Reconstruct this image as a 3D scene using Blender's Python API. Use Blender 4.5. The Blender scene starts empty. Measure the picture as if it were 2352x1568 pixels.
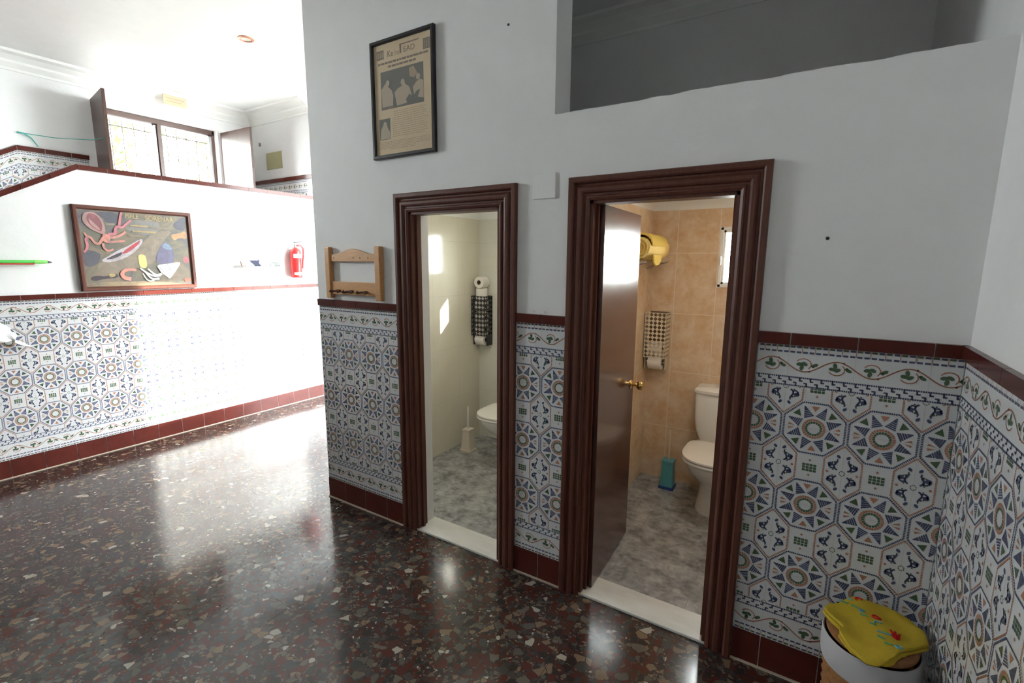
import bpy, bmesh, math, random
from mathutils import Vector, Matrix
random.seed(7)
SC = bpy.context.scene
COL = SC.collection
PI = math.pi

# ------------------------------------------------------------------ camera, light, exposure
cam_d = bpy.data.cameras.new('camera'); cam = bpy.data.objects.new('camera', cam_d); COL.objects.link(cam)
yaw, pitch, roll = -0.56050437, -0.16375679, 0.00726688
fw = Vector((math.sin(yaw)*math.cos(pitch), math.cos(yaw)*math.cos(pitch), math.sin(pitch)))
rt0 = Vector((math.cos(yaw), -math.sin(yaw), 0)); up0 = rt0.cross(fw)
rt = rt0*math.cos(roll) + up0*math.sin(roll); up = -rt0*math.sin(roll) + up0*math.cos(roll)
cam.matrix_world = Matrix(((rt.x, up.x, -fw.x, 0), (rt.y, up.y, -fw.y, 0), (rt.z, up.z, -fw.z, 1.64), (0, 0, 0, 1)))
cam_d.sensor_width = 36; cam_d.lens = 36*1111.49/2352; cam_d.clip_start = 0.02
SC.camera = cam

SC.view_settings.view_transform = 'Standard'; SC.view_settings.look = 'None'
SC.view_settings.gamma = 1; SC.view_settings.use_curve_mapping = False
SC.view_settings.exposure = 0.90
w = bpy.data.worlds.new('daylight'); SC.world = w; w.use_nodes = True
w.node_tree.nodes['Background'].inputs[0].default_value = (0.94, 0.98, 1.0, 1)
w.node_tree.nodes['Background'].inputs[1].default_value = 36.0
sun_d = bpy.data.lights.new('sun', 'SUN'); sun_d.energy = 24; sun_d.angle = 0.02; sun_d.color = (1, .95, .86)
sun = bpy.data.objects.new('sun', sun_d); COL.objects.link(sun)
sun.rotation_euler = Vector((-1, -.94, -.85)).to_track_quat('-Z', 'Y').to_euler()
SC.cycles.use_denoising = True
SC.cycles.max_bounces = 10; SC.cycles.diffuse_bounces = 7; SC.cycles.glossy_bounces = 5
SC.cycles.transparent_max_bounces = 12
SC.cycles.sample_clamp_indirect = 12
def portal(loc, size_x, size_y, direction):
    d = bpy.data.lights.new('daylight_portal', 'AREA'); d.shape = 'RECTANGLE'; d.size = size_x; d.size_y = size_y
    d.cycles.is_portal = True
    o = bpy.data.objects.new('daylight_portal', d); COL.objects.link(o); o.location = loc
    o.rotation_euler = Vector(direction).to_track_quat('-Z', 'Z' if abs(direction[2]) < .5 else 'Y').to_euler()
portal((-6.6, 2.78, 2.25), 1.2, 1.9, (1, 0, 0))
portal((-2.6, 4.75, 1.75), 1.8, 3.4, (-1, 0, 0))
portal((-0.40, 3.82, 1.68), .40, .40, (0, -1, 0))
portal((-1.98, 3.82, 1.70), .40, .40, (0, -1, 0))
portal((-6.6, 0.0, 2.65), 1.0, .9, (1, 0, 0))  # daylight through the added, unseen stair window

# ------------------------------------------------------------------ key measures (metres)
YW = 2.034; YI = 2.184          # front wall of the toilets, its inner face
XR = .423                       # right wall
XL = -5.03                      # half wall of the stairs
XS = -6.40                      # outer wall behind the stairs
XC = -2.79                      # free corner of the toilet block
YE = 3.80                       # end wall
YB = 3.60                       # back wall inside the toilets
ZC = 3.47                       # ceiling
ZD0, ZD1, ZD2 = .14, 1.347, 1.39 # skirting top, tile top, cap top
PX, PZ = .2015, .2995           # tile pitch

# ------------------------------------------------------------------ materials
def mat(name, col, rough=.5, spec=.5, metal=0, coat=0):
    m = bpy.data.materials.new(name); m.use_nodes = True
    b = m.node_tree.nodes['Principled BSDF']
    b.inputs['Base Color'].default_value = (*col, 1); b.inputs['Roughness'].default_value = rough
    b.inputs['Specular IOR Level'].default_value = spec; b.inputs['Metallic'].default_value = metal
    if coat: b.inputs['Coat Weight'].default_value = coat; b.inputs['Coat Roughness'].default_value = .08
    return m
def N(m, t, **kw):
    n = m.node_tree.nodes.new(t)
    for k, v in kw.items(): setattr(n, k, v)
    return n
def LK(m, a, b): m.node_tree.links.new(a, b)
def BS(m): return m.node_tree.nodes['Principled BSDF']
def coord(m, scale=(1, 1, 1), rot=(0, 0, 0)):
    t = N(m, 'ShaderNodeTexCoord'); p = N(m, 'ShaderNodeMapping')
    p.inputs['Scale'].default_value = scale; p.inputs['Rotation'].default_value = rot
    LK(m, t.outputs['Object'], p.inputs['Vector']); return p.outputs['Vector']
def noise(m, vec, scale, detail=3, rough=.5, dist=0):
    n = N(m, 'ShaderNodeTexNoise'); n.inputs['Scale'].default_value = scale; n.inputs['Detail'].default_value = detail
    n.inputs['Roughness'].default_value = rough; n.inputs['Distortion'].default_value = dist
    LK(m, vec, n.inputs['Vector']); return n
def ramp(m, fac, stops, interp='LINEAR'):
    r = N(m, 'ShaderNodeValToRGB'); r.color_ramp.interpolation = interp
    e = r.color_ramp.elements
    while len(e) > 1: e.remove(e[-1])
    e[0].position = stops[0][0]; e[0].color = (*stops[0][1], 1)
    for p, c in stops[1:]:
        x = e.new(p); x.color = (*c, 1)
    LK(m, fac, r.inputs[0]); return r
def bump(m, h, strength, dist=.01):
    b = N(m, 'ShaderNodeBump'); b.inputs['Strength'].default_value = strength; b.inputs['Distance'].default_value = dist
    LK(m, h, b.inputs['Height']); LK(m, b.outputs[0], BS(m).inputs['Normal'])
def mixc(m, fac, a, b):
    x = N(m, 'ShaderNodeMix', data_type='RGBA')
    if hasattr(fac, 'links') or hasattr(fac, 'is_linked'): LK(m, fac, x.inputs[0])
    else: x.inputs[0].default_value = fac
    for s, i in ((a, 6), (b, 7)):
        if isinstance(s, tuple): x.inputs[i].default_value = (*s, 1)
        else: LK(m, s, x.inputs[i])
    return x.outputs[2]

def plaster(name, col, st=.25):
    m = mat(name, col, .75, .25); v = coord(m)
    n = noise(m, v, 9, 5, .55); n2 = noise(m, v, 60, 3)
    a = N(m, 'ShaderNodeMath', operation='ADD'); LK(m, n.outputs[0], a.inputs[0])
    s = N(m, 'ShaderNodeMath', operation='MULTIPLY'); s.inputs[1].default_value = .18; LK(m, n2.outputs[0], s.inputs[0]); LK(m, s.outputs[0], a.inputs[1])
    bump(m, a.outputs[0], st, .012)
    r = ramp(m, n.outputs[0], [(.3, tuple(c*.97 for c in col)), (.7, col)]); LK(m, r.outputs[0], BS(m).inputs['Base Color'])
    return m
M = {}
M['plaster'] = plaster('white_plaster', (.80, .80, .80))
M['ceiling'] = plaster('white_ceiling', (.82, .82, .81), .08)
M['smooth'] = mat('white_paint', (.80, .80, .78), .5)
def brushed(name, c1, c2, rough, sc=(1, 1, 1), coat=0, spec=.5, ns=6, bst=.05):
    m = mat(name, c1, rough, spec, 0, coat); v = coord(m, sc)
    n = noise(m, v, ns, 6, .6, .6); r = ramp(m, n.outputs[0], [(.3, c1), (.7, c2)]); LK(m, r.outputs[0], BS(m).inputs['Base Color'])
    bump(m, n.outputs[0], bst, .004); return m
M['dark_wood'] = brushed('dark_brown_stained_wood', (.078, .026, .017), (.125, .042, .027), .42, (14, 14, 1), .0, .35)
M['door_wood'] = brushed('dark_lacquered_door_wood', (.045, .013, .009), (.080, .024, .017), .25, (14, 14, 1), .4)
M['pine'] = brushed('honey_pine_wood', (.46, .22, .07), (.58, .30, .11), .4, (3, 3, 22), .1)
M['peg'] = brushed('dark_peg_wood', (.10, .04, .02), (.16, .07, .03), .4, (8, 8, 8))
M['shutter'] = brushed('brown_shutter_wood', (.050, .022, .016), (.085, .036, .026), .4, (12, 12, 1), .1)
M['win_brown'] = mat('brown_window_frame', (.09, .045, .035), .4)
M['alu'] = mat('pale_aluminium', (.65, .66, .66), .4, .5, .2)
M['white_tile'] = mat('white_glazed_tile', (.62, .63, .64), .16)
M['blue'] = mat('navy_glaze', (.070, .082, .155), .16)
M['orange'] = mat('orange_glaze', (.42, .19, .115), .16)
M['green'] = mat('green_glaze', (.075, .125, .065), .16)
M['grout'] = mat('grey_grout', (.50, .49, .47), .7)
M['cream_grout'] = mat('cream_grout', (.45, .38, .30), .8)
M['terracotta'] = brushed('oxblood_glazed_tile', (.070, .017, .013), (.095, .023, .018), .20, (1, 1, 1), 0, .15, 5, .02)
# terrazzo
def terrazzo():
    m = mat('polished_brown_terrazzo', (.05, .03, .03), .13, .5)
    v = coord(m)
    dn = noise(m, v, 14, 2); mx = N(m, 'ShaderNodeVectorMath', operation='MULTIPLY_ADD')
    LK(m, dn.outputs['Color'], mx.inputs[0]); mx.inputs[1].default_value = (.03, .03, .0); LK(m, v, mx.inputs[2])
    vec = mx.outputs[0]
    cols = [(0, (.032, .025, .023)), (.20, (.075, .023, .018)), (.42, (.056, .052, .045)), (.56, (.090, .080, .066)), (.66, (.042, .042, .039)),
            (.75, (.066, .027, .021)), (.82, (.17, .118, .075)), (.91, (.115, .10, .078)), (.972, (.34, .31, .26))]
    out = None
    base = mixc(m, noise(m, v, 5, 3).outputs[0], (.034, .022, .020), (.060, .036, .032))
    for sc, lo, hi, th in ((100, .05, .10, .30), (47, .05, .085, .42), (26.5, .045, .065, .60)):
        a = N(m, 'ShaderNodeTexVoronoi', feature='F1', voronoi_dimensions='2D'); e = N(m, 'ShaderNodeTexVoronoi', feature='DISTANCE_TO_EDGE', voronoi_dimensions='2D')
        for q in (a, e): q.inputs['Scale'].default_value = sc; LK(m, vec, q.inputs['Vector'])
        sep = N(m, 'ShaderNodeSeparateColor'); LK(m, a.outputs['Color'], sep.inputs[0])
        cr = ramp(m, sep.outputs[0], cols, 'CONSTANT')
        mr = N(m, 'ShaderNodeMapRange'); mr.inputs[1].default_value = lo; mr.inputs[2].default_value = hi; LK(m, e.outputs['Distance'], mr.inputs[0])
        g = N(m, 'ShaderNodeMath', operation='GREATER_THAN'); g.inputs[1].default_value = th; LK(m, sep.outputs[1], g.inputs[0])
        mu = N(m, 'ShaderNodeMath', operation='MULTIPLY'); LK(m, mr.outputs[0], mu.inputs[0]); LK(m, g.outputs[0], mu.inputs[1])
        base = mixc(m, mu.outputs[0], base, cr.outputs[0])
    br = N(m, 'ShaderNodeTexBrick', offset=0, squash=1); LK(m, v, br.inputs['Vector'])
    br.inputs['Scale'].default_value = 1; br.inputs['Mortar Size'].default_value = .0011; br.inputs['Brick Width'].default_value = .4; br.inputs['Row Height'].default_value = .4
    base = mixc(m, br.outputs['Fac'], base, (.03, .02, .018))
    LK(m, base, BS(m).inputs['Base Color'])
    rn = noise(m, v, 3, 4); rr = N(m, 'ShaderNodeMapRange'); rr.inputs[3].default_value = .10; rr.inputs[4].default_value = .19
    LK(m, rn.outputs[0], rr.inputs[0]); LK(m, rr.outputs[0], BS(m).inputs['Roughness'])
    return m
M['terrazzo'] = terrazzo()
def tiled(name, c1, c2, grout, bw, bh, rough, nscale, plane='XZ', mort=.0022, off=(0, 0, 0)):
    m = mat(name, c1, rough); t = N(m, 'ShaderNodeTexCoord')
    sp = N(m, 'ShaderNodeSeparateXYZ'); LK(m, t.outputs['Object'], sp.inputs[0]); cb = N(m, 'ShaderNodeCombineXYZ')
    i, j = {'XZ': (0, 2), 'YZ': (1, 2), 'XY': (0, 1)}[plane]
    for k, (src, o) in enumerate(((i, off[0]), (j, off[1]))):
        ad = N(m, 'ShaderNodeMath', operation='ADD'); ad.inputs[1].default_value = o; LK(m, sp.outputs[src], ad.inputs[0]); LK(m, ad.outputs[0], cb.inputs[k])
    n = noise(m, t.outputs['Object'], nscale, 7, .65, .3); n2 = noise(m, t.outputs['Object'], nscale*4, 4, .6)
    r = ramp(m, n.outputs[0], [(.36, c1), (.64, c2)])
    col = mixc(m, .25, r.outputs[0], ramp(m, n2.outputs[0], [(.35, c1), (.65, c2)]).outputs[0])
    br = N(m, 'ShaderNodeTexBrick', offset=0, squash=1); LK(m, cb.outputs[0], br.inputs['Vector'])
    br.inputs['Scale'].default_value = 1; br.inputs['Mortar Size'].default_value = mort
    br.inputs['Brick Width'].default_value = bw; br.inputs['Row Height'].default_value = bh; br.inputs['Mortar Smooth'].default_value = .1
    LK(m, mixc(m, br.outputs['Fac'], col, grout), BS(m).inputs['Base Color'])
    bump(m, br.outputs['Fac'], -.3, .002)
    return m
M['cream_x'] = tiled('cream_glazed_wall_tile', (.62, .61, .53), (.67, .66, .57), (.55, .54, .47), .33, .45, .14, 2, 'XZ', .0015)
M['cream_y'] = tiled('cream_glazed_side_tile', (.64, .60, .49), (.69, .65, .54), (.56, .53, .45), .33, .45, .14, 2, 'YZ', .0015)
M['peach_x'] = tiled('peach_glazed_wall_tile', (.60, .38, .21), (.74, .61, .45), (.74, .63, .49), .278, .43, .18, 7, 'XZ', .0028, (.596, .013-.43*0))
M['peach_y'] = tiled('peach_glazed_side_tile', (.62, .42, .25), (.76, .64, .47), (.74, .63, .49), .278, .43, .18, 7, 'YZ', .0028, (.02, .013))
M['marble'] = tiled('grey_veined_marble_floor', (.15, .15, .15), (.46, .46, .45), (.26, .24, .20), .40, .40, .22, 9, 'XY', .0012)
M['sill'] = brushed('white_marble_threshold', (.62, .61, .56), (.72, .71, .67), .22, (1, 3, 1), 0, .5, 6, .01)
M['porcelain'] = mat('white_porcelain', (.74, .73, .69), .10, .6)
M['seat'] = mat('white_seat_plastic', (.76, .74, .68), .2)
M['chrome'] = mat('chrome', (.7, .7, .7), .12, .5, 1)
M['brass'] = mat('polished_brass', (.80, .55, .20), .18, .5, 1)
M['black_frame'] = mat('black_frame', (.012, .011, .013), .35)
M['paper'] = brushed('yellowed_newsprint', (.58, .46, .31), (.62, .50, .35), .7, (1, 1, 1), 0, .2)
M['ink1'] = mat('faded_ink', (.24, .20, .17), .7, .2); M['ink2'] = mat('faded_light_ink', (.40, .32, .23), .7, .2)
M['ink3'] = mat('grey_halftone', (.185, .18, .165), .7, .2); M['ink4'] = mat('pale_halftone', (.44, .37, .29), .7, .2)
M['red'] = mat('red_enamel', (.65, .03, .03), .25); M['black'] = mat('black_rubber', (.02, .02, .02), .5)
M['label_w'] = mat('white_label', (.8, .8, .8), .4)
M['switch'] = mat('white_switch_plastic', (.82, .82, .82), .6, .2)
M['core'] = mat('cardboard', (.20, .13, .08), .9); M['tissue'] = mat('white_tissue', (.76, .73, .67), .95, .1)
M['black_metal'] = mat('black_metal_sheet', (.02, .02, .02), .45)
M['beige_metal'] = mat('beige_metal_sheet', (.66, .57, .42), .5); M['brown_metal'] = mat('brown_metal_sheet', (.20, .13, .07), .5)
M['teal'] = mat('teal_plastic', (.10, .36, .40), .35); M['navy_pl'] = mat('blue_plastic', (.02, .05, .22), .4)
M['cream_pl'] = mat('cream_plastic', (.66, .58, .48), .4)
M['green_pl'] = mat('bright_green_plastic', (.10, .55, .10), .4); M['lime_pl'] = mat('lime_plastic', (.22, .62, .14), .4)
def fabric(name, c, sc=350, st=.5, rough=.95):
    m = mat(name, c, rough, .1); v = coord(m); n = noise(m, v, sc, 2); n2 = noise(m, v, 14, 3)
    a = N(m, 'ShaderNodeMath', operation='ADD'); LK(m, n.outputs[0], a.inputs[0]); LK(m, n2.outputs[0], a.inputs[1])
    bump(m, a.outputs[0], st, .004); return m
M['towel'] = fabric('yellow_terry_cloth', (.56, .40, .04)); M['towel2'] = fabric('pale_yellow_terry_cloth', (.76, .58, .22)); M['towel3'] = fabric('ochre_terry_cloth', (.60, .42, .10))
M['emb_red'] = fabric('red_embroidery', (.55, .02, .02)); M['emb_blue'] = fabric('blue_embroidery', (.16, .38, .42)); M['emb_green'] = fabric('green_embroidery', (.10, .32, .16))
M['liner'] = fabric('white_cotton_liner', (.50, .49, .51), 200, .3)
M['wicker'] = brushed('brown_wicker', (.22, .09, .03), (.40, .19, .07), .5, (10, 10, 10))
M['wicker_dark'] = mat('dark_wicker_gap', (.05, .02, .01), .8)
M['foliage'] = mat('green_leaves', (.16, .32, .05), .6); M['bark'] = mat('brown_bark', (.15, .10, .07), .9)
M['ground'] = brushed('grey_asphalt_ground', (.16, .16, .155), (.20, .20, .195), .9, (1, 1, 1))
M['outer'] = mat('white_render', (.7, .7, .7), .9)
M['notice'] = mat('aged_beige_notice', (.50, .42, .28), .7); M['plaque'] = mat('olive_beige_plaque', (.34, .32, .17), .5)
M['teal_cord'] = mat('teal_cord', (.05, .38, .33), .6)
M['copper'] = mat('copper_ring', (.55, .25, .16), .35, .5, .4); M['bulb'] = mat('pale_lamp_glass', (.7, .68, .62), .3)
def glassm(name, tint, gl=.08):
    m = bpy.data.materials.new(name); m.use_nodes = True; nt = m.node_tree; nt.nodes.clear()
    o = nt.nodes.new('ShaderNodeOutputMaterial'); t = nt.nodes.new('ShaderNodeBsdfTransparent'); t.inputs[0].default_value = (*tint, 1)
    g = nt.nodes.new('ShaderNodeBsdfGlossy'); g.inputs['Roughness'].default_value = gl
    lw_ = nt.nodes.new('ShaderNodeLayerWeight'); lw_.inputs[0].default_value = .5; pw_ = nt.nodes.new('ShaderNodeMath'); pw_.operation = 'POWER'; pw_.inputs[1].default_value = 5; nt.links.new(lw_.outputs['Facing'], pw_.inputs[0])
    f = nt.nodes.new('ShaderNodeMath'); f.operation = 'MULTIPLY_ADD'; f.inputs[1].default_value = .9; f.inputs[2].default_value = .04; nt.links.new(pw_.outputs[0], f.inputs[0]); x = nt.nodes.new('ShaderNodeMixShader')
    nt.links.new(f.outputs[0], x.inputs[0]); nt.links.new(t.outputs[0], x.inputs[1]); nt.links.new(g.outputs[0], x.inputs[2]); nt.links.new(x.outputs[0], o.inputs[0])
    return m
M['glass'] = glassm('clear_window_glass', (.93, .95, .94), .02)
M['lamp'] = mat('added_fill_glow', (.8, .8, .8)); BS(M['lamp']).inputs['Emission Color'].default_value = (1, .93, .84, 1); BS(M['lamp']).inputs['Emission Strength'].default_value = 10  # glow of the fill panels added in the toilets
P = {}
for k, c in {'bg': (.125, .115, .125), 'tan': (.215, .175, .135), 'olive': (.135, .125, .10), 'navy': (.080, .080, .100), 'grey': (.19, .18, .17),
             'violet': (.13, .12, .19), 'sky': (.17, .24, .34), 'fish': (.38, .20, .10), 'mustard': (.36, .27, .12), 'pink': (.32, .11, .12), 'rust': (.35, .12, .08),
             'dark': (.05, .04, .05), 'yel': (.75, .62, .18), 'head': (.34, .20, .19), 'head2': (.20, .075, .085), 'salmon': (.48, .21, .17),
             'rose': (.42, .15, .17), 'coral': (.62, .22, .17), 'white': (.55, .55, .54), 'red': (.35, .05, .06), 'shell': (.40, .36, .38), 'sand': (.28, .21, .13)}.items():
    P[k] = mat('paint_'+k, c, .45, .4); _v = coord(P[k]); _n = noise(P[k], _v, 13, 6, .7, 1.2)
    _r = ramp(P[k], _n.outputs[0], [(.33, tuple(a*.45+b*.55 for a, b in zip(c, (.14, .125, .115)))), (.50, c), (.68, tuple(min(1, a*1.15+.012) for a in c))]); LK(P[k], _r.outputs[0], BS(P[k]).inputs['Base Color'])

# ------------------------------------------------------------------ mesh helpers
class MB:
    def __init__(s): s.v = []; s.f = []; s.m = []; s.mats = []; s.sm = []
    def mi(s, m):
        if isinstance(m, str): m = M[m]
        if m not in s.mats: s.mats.append(m)
        return s.mats.index(m)
    def face(s, pts, m, smooth=False):
        i = len(s.v); s.v += [tuple(p) for p in pts]; s.f.append(tuple(range(i, i+len(pts)))); s.m.append(s.mi(m)); s.sm.append(smooth)
    def raw(s, vs, fs, m, smooth=False):
        i = len(s.v); s.v += [tuple(p) for p in vs]; k = s.mi(m)
        for f in fs: s.f.append(tuple(i+a for a in f)); s.m.append(k); s.sm.append(smooth)
    def box(s, x0, x1, y0, y1, z0, z1, m):
        vs = [(x, y, z) for z in (z0, z1) for y in (y0, y1) for x in (x0, x1)]
        s.raw(vs, [(0, 2, 3, 1), (4, 5, 7, 6), (0, 1, 5, 4), (2, 6, 7, 3), (0, 4, 6, 2), (1, 3, 7, 5)], m)
    def prism(s, poly, a0, a1, m, axis='y', smooth=False):
        # poly in the plane normal to axis: (x,z) for y, (y,z) for x, (x,y) for z
        f = {'y': lambda p, a: (p[0], a, p[1]), 'x': lambda p, a: (a, p[0], p[1]), 'z': lambda p, a: (p[0], p[1], a)}[axis]
        n = len(poly); vs = [f(p, a0) for p in poly]+[f(p, a1) for p in poly]
        s.raw(vs, [tuple(range(n))[::-1], tuple(range(n, 2*n))]+[(i, (i+1) % n, n+(i+1) % n, n+i) for i in range(n)], m, smooth)
    def loft(s, rings, m, smooth=True, cap0=True, cap1=True, closed=True):
        n = len(rings[0]); vs = [p for r in rings for p in r]; fs = []
        for k in range(len(rings)-1):
            for i in range(n if closed else n-1):
                j = (i+1) % n; fs.append((k*n+i, k*n+j, (k+1)*n+j, (k+1)*n+i))
        s.raw(vs, fs, m, smooth)
        if cap0: s.face(rings[0][::-1], m, False)
        if cap1: s.face(rings[-1], m, False)
    def lathe(s, prof, m, c=(0, 0, 0), axis='z', n=28, smooth=True, caps=True):
        rings = []
        for r, h in prof:
            ring = []
            for i in range(n):
                a = 2*PI*i/n; p = (r*math.cos(a), r*math.sin(a), h)
                if axis == 'x': p = (h, p[0], p[1])
                elif axis == 'y': p = (p[0], h, p[1])
                ring.append((p[0]+c[0], p[1]+c[1], p[2]+c[2]))
            rings.append(ring)
        s.loft(rings, m, smooth, caps, caps)
    def tube(s, pts, r, m, n=10, caps=True):
        pts = [Vector(p) for p in pts]; rings = []; ref = None
        for i, p in enumerate(pts):
            d = (pts[min(i+1, len(pts)-1)]-pts[max(i-1, 0)]).normalized()
            if ref is None: ref = Vector((0, 0, 1)) if abs(d.z) < .9 else Vector((1, 0, 0))
            a = (ref - d*ref.dot(d)).normalized(); ref = a; b = d.cross(a); rr = r[i] if isinstance(r, (list, tuple)) else r
            rings.append([tuple(p+a*rr*math.cos(2*PI*k/n)+b*rr*math.sin(2*PI*k/n)) for k in range(n)])
        s.loft(rings, m, True, caps, caps)
    def build(s, name, parent=None, at=None, bevel=0, seg=2, weld=False):
        me = bpy.data.meshes.new(name)
        if at is None: at = tuple(WLOC.get(parent.name, (0, 0, 0))) if parent else (0, 0, 0)
        me.from_pydata([(v[0]-at[0], v[1]-at[1], v[2]-at[2]) for v in s.v], [], s.f)
        for m in s.mats: me.materials.append(m)
        me.polygons.foreach_set('material_index', s.m); me.polygons.foreach_set('use_smooth', s.sm)
        bm = bmesh.new(); bm.from_mesh(me)
        if weld or any(s.sm) or bevel: bmesh.ops.remove_doubles(bm, verts=bm.verts, dist=1e-5)
        bm.to_mesh(me); bm.free()
        if any(s.sm): me.set_sharp_from_angle(angle=math.radians(40))
        me.update(); o = bpy.data.objects.new(name, me); COL.objects.link(o)
        if parent:
            o.parent = parent; pl = WLOC.get(parent.name, (0, 0, 0)); o.location = (at[0]-pl[0], at[1]-pl[1], at[2]-pl[2])
        else: o.location = at
        WLOC[o.name] = at
        if bevel:
            b = o.modifiers.new('bevel', 'BEVEL'); b.width = bevel; b.segments = seg; b.limit_method = 'ANGLE'; b.angle_limit = math.radians(40)
        return o
WLOC = {}
def thing(name, label, cat, loc, group=None):
    o = bpy.data.objects.new(name, None); COL.objects.link(o); o.location = loc; o.empty_display_size = .1
    WLOC[o.name] = tuple(loc); o['label'] = label; o['category'] = cat
    if group: o['group'] = group
    return o
def tag(o, label, cat, group=None, kind=None):
    o['label'] = label; o['category'] = cat
    if group: o['group'] = group
    if kind: o['kind'] = kind
    return o
def struct(o, label=None):
    o['kind'] = 'structure'
    if label: o['label'] = label
    return o
def copy_tree(o, parent=None):
    c = o.copy(); COL.objects.link(c); c.parent = parent
    for ch in list(o.children): copy_tree(ch, c)
    return c
def semp(name, loc=(0, 0, 0)):
    o = bpy.data.objects.new(name, None); COL.objects.link(o); o.location = loc; WLOC[o.name] = tuple(loc); o['kind'] = 'structure'; return o
def cut(rect, holes):
    xs = sorted({rect[0], rect[1]} | {h[0] for h in holes} | {h[1] for h in holes}); zs = sorted({rect[2], rect[3]} | {h[2] for h in holes} | {h[3] for h in holes})
    out = []
    for i in range(len(xs)-1):
        for j in range(len(zs)-1):
            cx, cz = (xs[i]+xs[i+1])/2, (zs[j]+zs[j+1])/2
            if not any(h[0] < cx < h[1] and h[2] < cz < h[3] for h in holes): out.append((xs[i], xs[i+1], zs[j], zs[j+1]))
    return out
def wall_y(mb, x0, x1, z0, z1, ya, yb, m, holes=()):
    # slab with holes built as front and back skins plus the reveals, so no seams show
    for (a, b, c, d) in cut((x0, x1, z0, z1), holes):
        mb.face([(a, ya, c), (b, ya, c), (b, ya, d), (a, ya, d)], m); mb.face([(b, yb, c), (a, yb, c), (a, yb, d), (b, yb, d)], m)
    for (a, b, c, d) in holes:
        mb.face([(a, ya, c), (a, ya, d), (a, yb, d), (a, yb, c)], m); mb.face([(b, ya, c), (b, yb, c), (b, yb, d), (b, ya, d)], m)
        mb.face([(a, ya, d), (b, ya, d), (b, yb, d), (a, yb, d)], m); mb.face([(a, ya, c), (a, yb, c), (b, yb, c), (b, ya, c)], m)
    mb.face([(x0, ya, z0), (x0, ya, z1), (x0, yb, z1), (x0, yb, z0)], m); mb.face([(x1, ya, z0), (x1, yb, z0), (x1, yb, z1), (x1, ya, z1)], m)
    mb.face([(x0, ya, z1), (x1, ya, z1), (x1, yb, z1), (x0, yb, z1)], m); mb.face([(x0, ya, z0), (x0, yb, z0), (x1, yb, z0), (x1, ya, z0)], m)
def wall_x(mb, y0, y1, z0, z1, xa, xb, m, holes=()):
    t = MB(); wall_y(t, y0, y1, z0, z1, xa, xb, m, holes)
    i = len(mb.v); mb.v += [(v[1], v[0], v[2]) for v in t.v]
    for f in t.f: mb.f.append(tuple(i+a for a in f[::-1])); mb.m.append(mb.mi(m)); mb.sm.append(False)

# ------------------------------------------------------------------ patterned tile dado (each motif is real, slightly raised geometry)
def dash_line(p, q, w, m, out, dl=.0046, gap=.0016):
    dx, dz = q[0]-p[0], q[1]-p[1]; L = math.hypot(dx, dz); n = max(1, round(L/(dl+gap))); ux, uz = dx/L, dz/L
    st = L/n; nx, nz = -uz*w/2, ux*w/2
    for i in range(n):
        a, b = i*st+gap/2, (i+1)*st-gap/2
        out.append((m, [(p[0]+ux*a+nx, p[1]+uz*a+nz), (p[0]+ux*a-nx, p[1]+uz*a-nz), (p[0]+ux*b-nx, p[1]+uz*b-nz), (p[0]+ux*b+nx, p[1]+uz*b+nz)]))
def stroke(pts, w, m, out):
    for i in range(len(pts)-1):
        p, q = pts[i], pts[i+1]; dx, dz = q[0]-p[0], q[1]-p[1]; L = math.hypot(dx, dz) or 1; nx, nz = -dz/L*w/2, dx/L*w/2; e = w*.25/L
        p = (p[0]-dx*e, p[1]-dz*e); q = (q[0]+dx*e, q[1]+dz*e)
        out.append((m, [(p[0]+nx, p[1]+nz), (p[0]-nx, p[1]-nz), (q[0]-nx, q[1]-nz), (q[0]+nx, q[1]+nz)]))
def disc(c, rx, rz, m, out, n=8, rot=0):
    ca, sa = math.cos(rot), math.sin(rot)
    out.append((m, [(c[0]+rx*math.cos(2*PI*i/n)*ca-rz*math.sin(2*PI*i/n)*sa, c[1]+rx*math.cos(2*PI*i/n)*sa+rz*math.sin(2*PI*i/n)*ca) for i in range(n)]))
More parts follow.
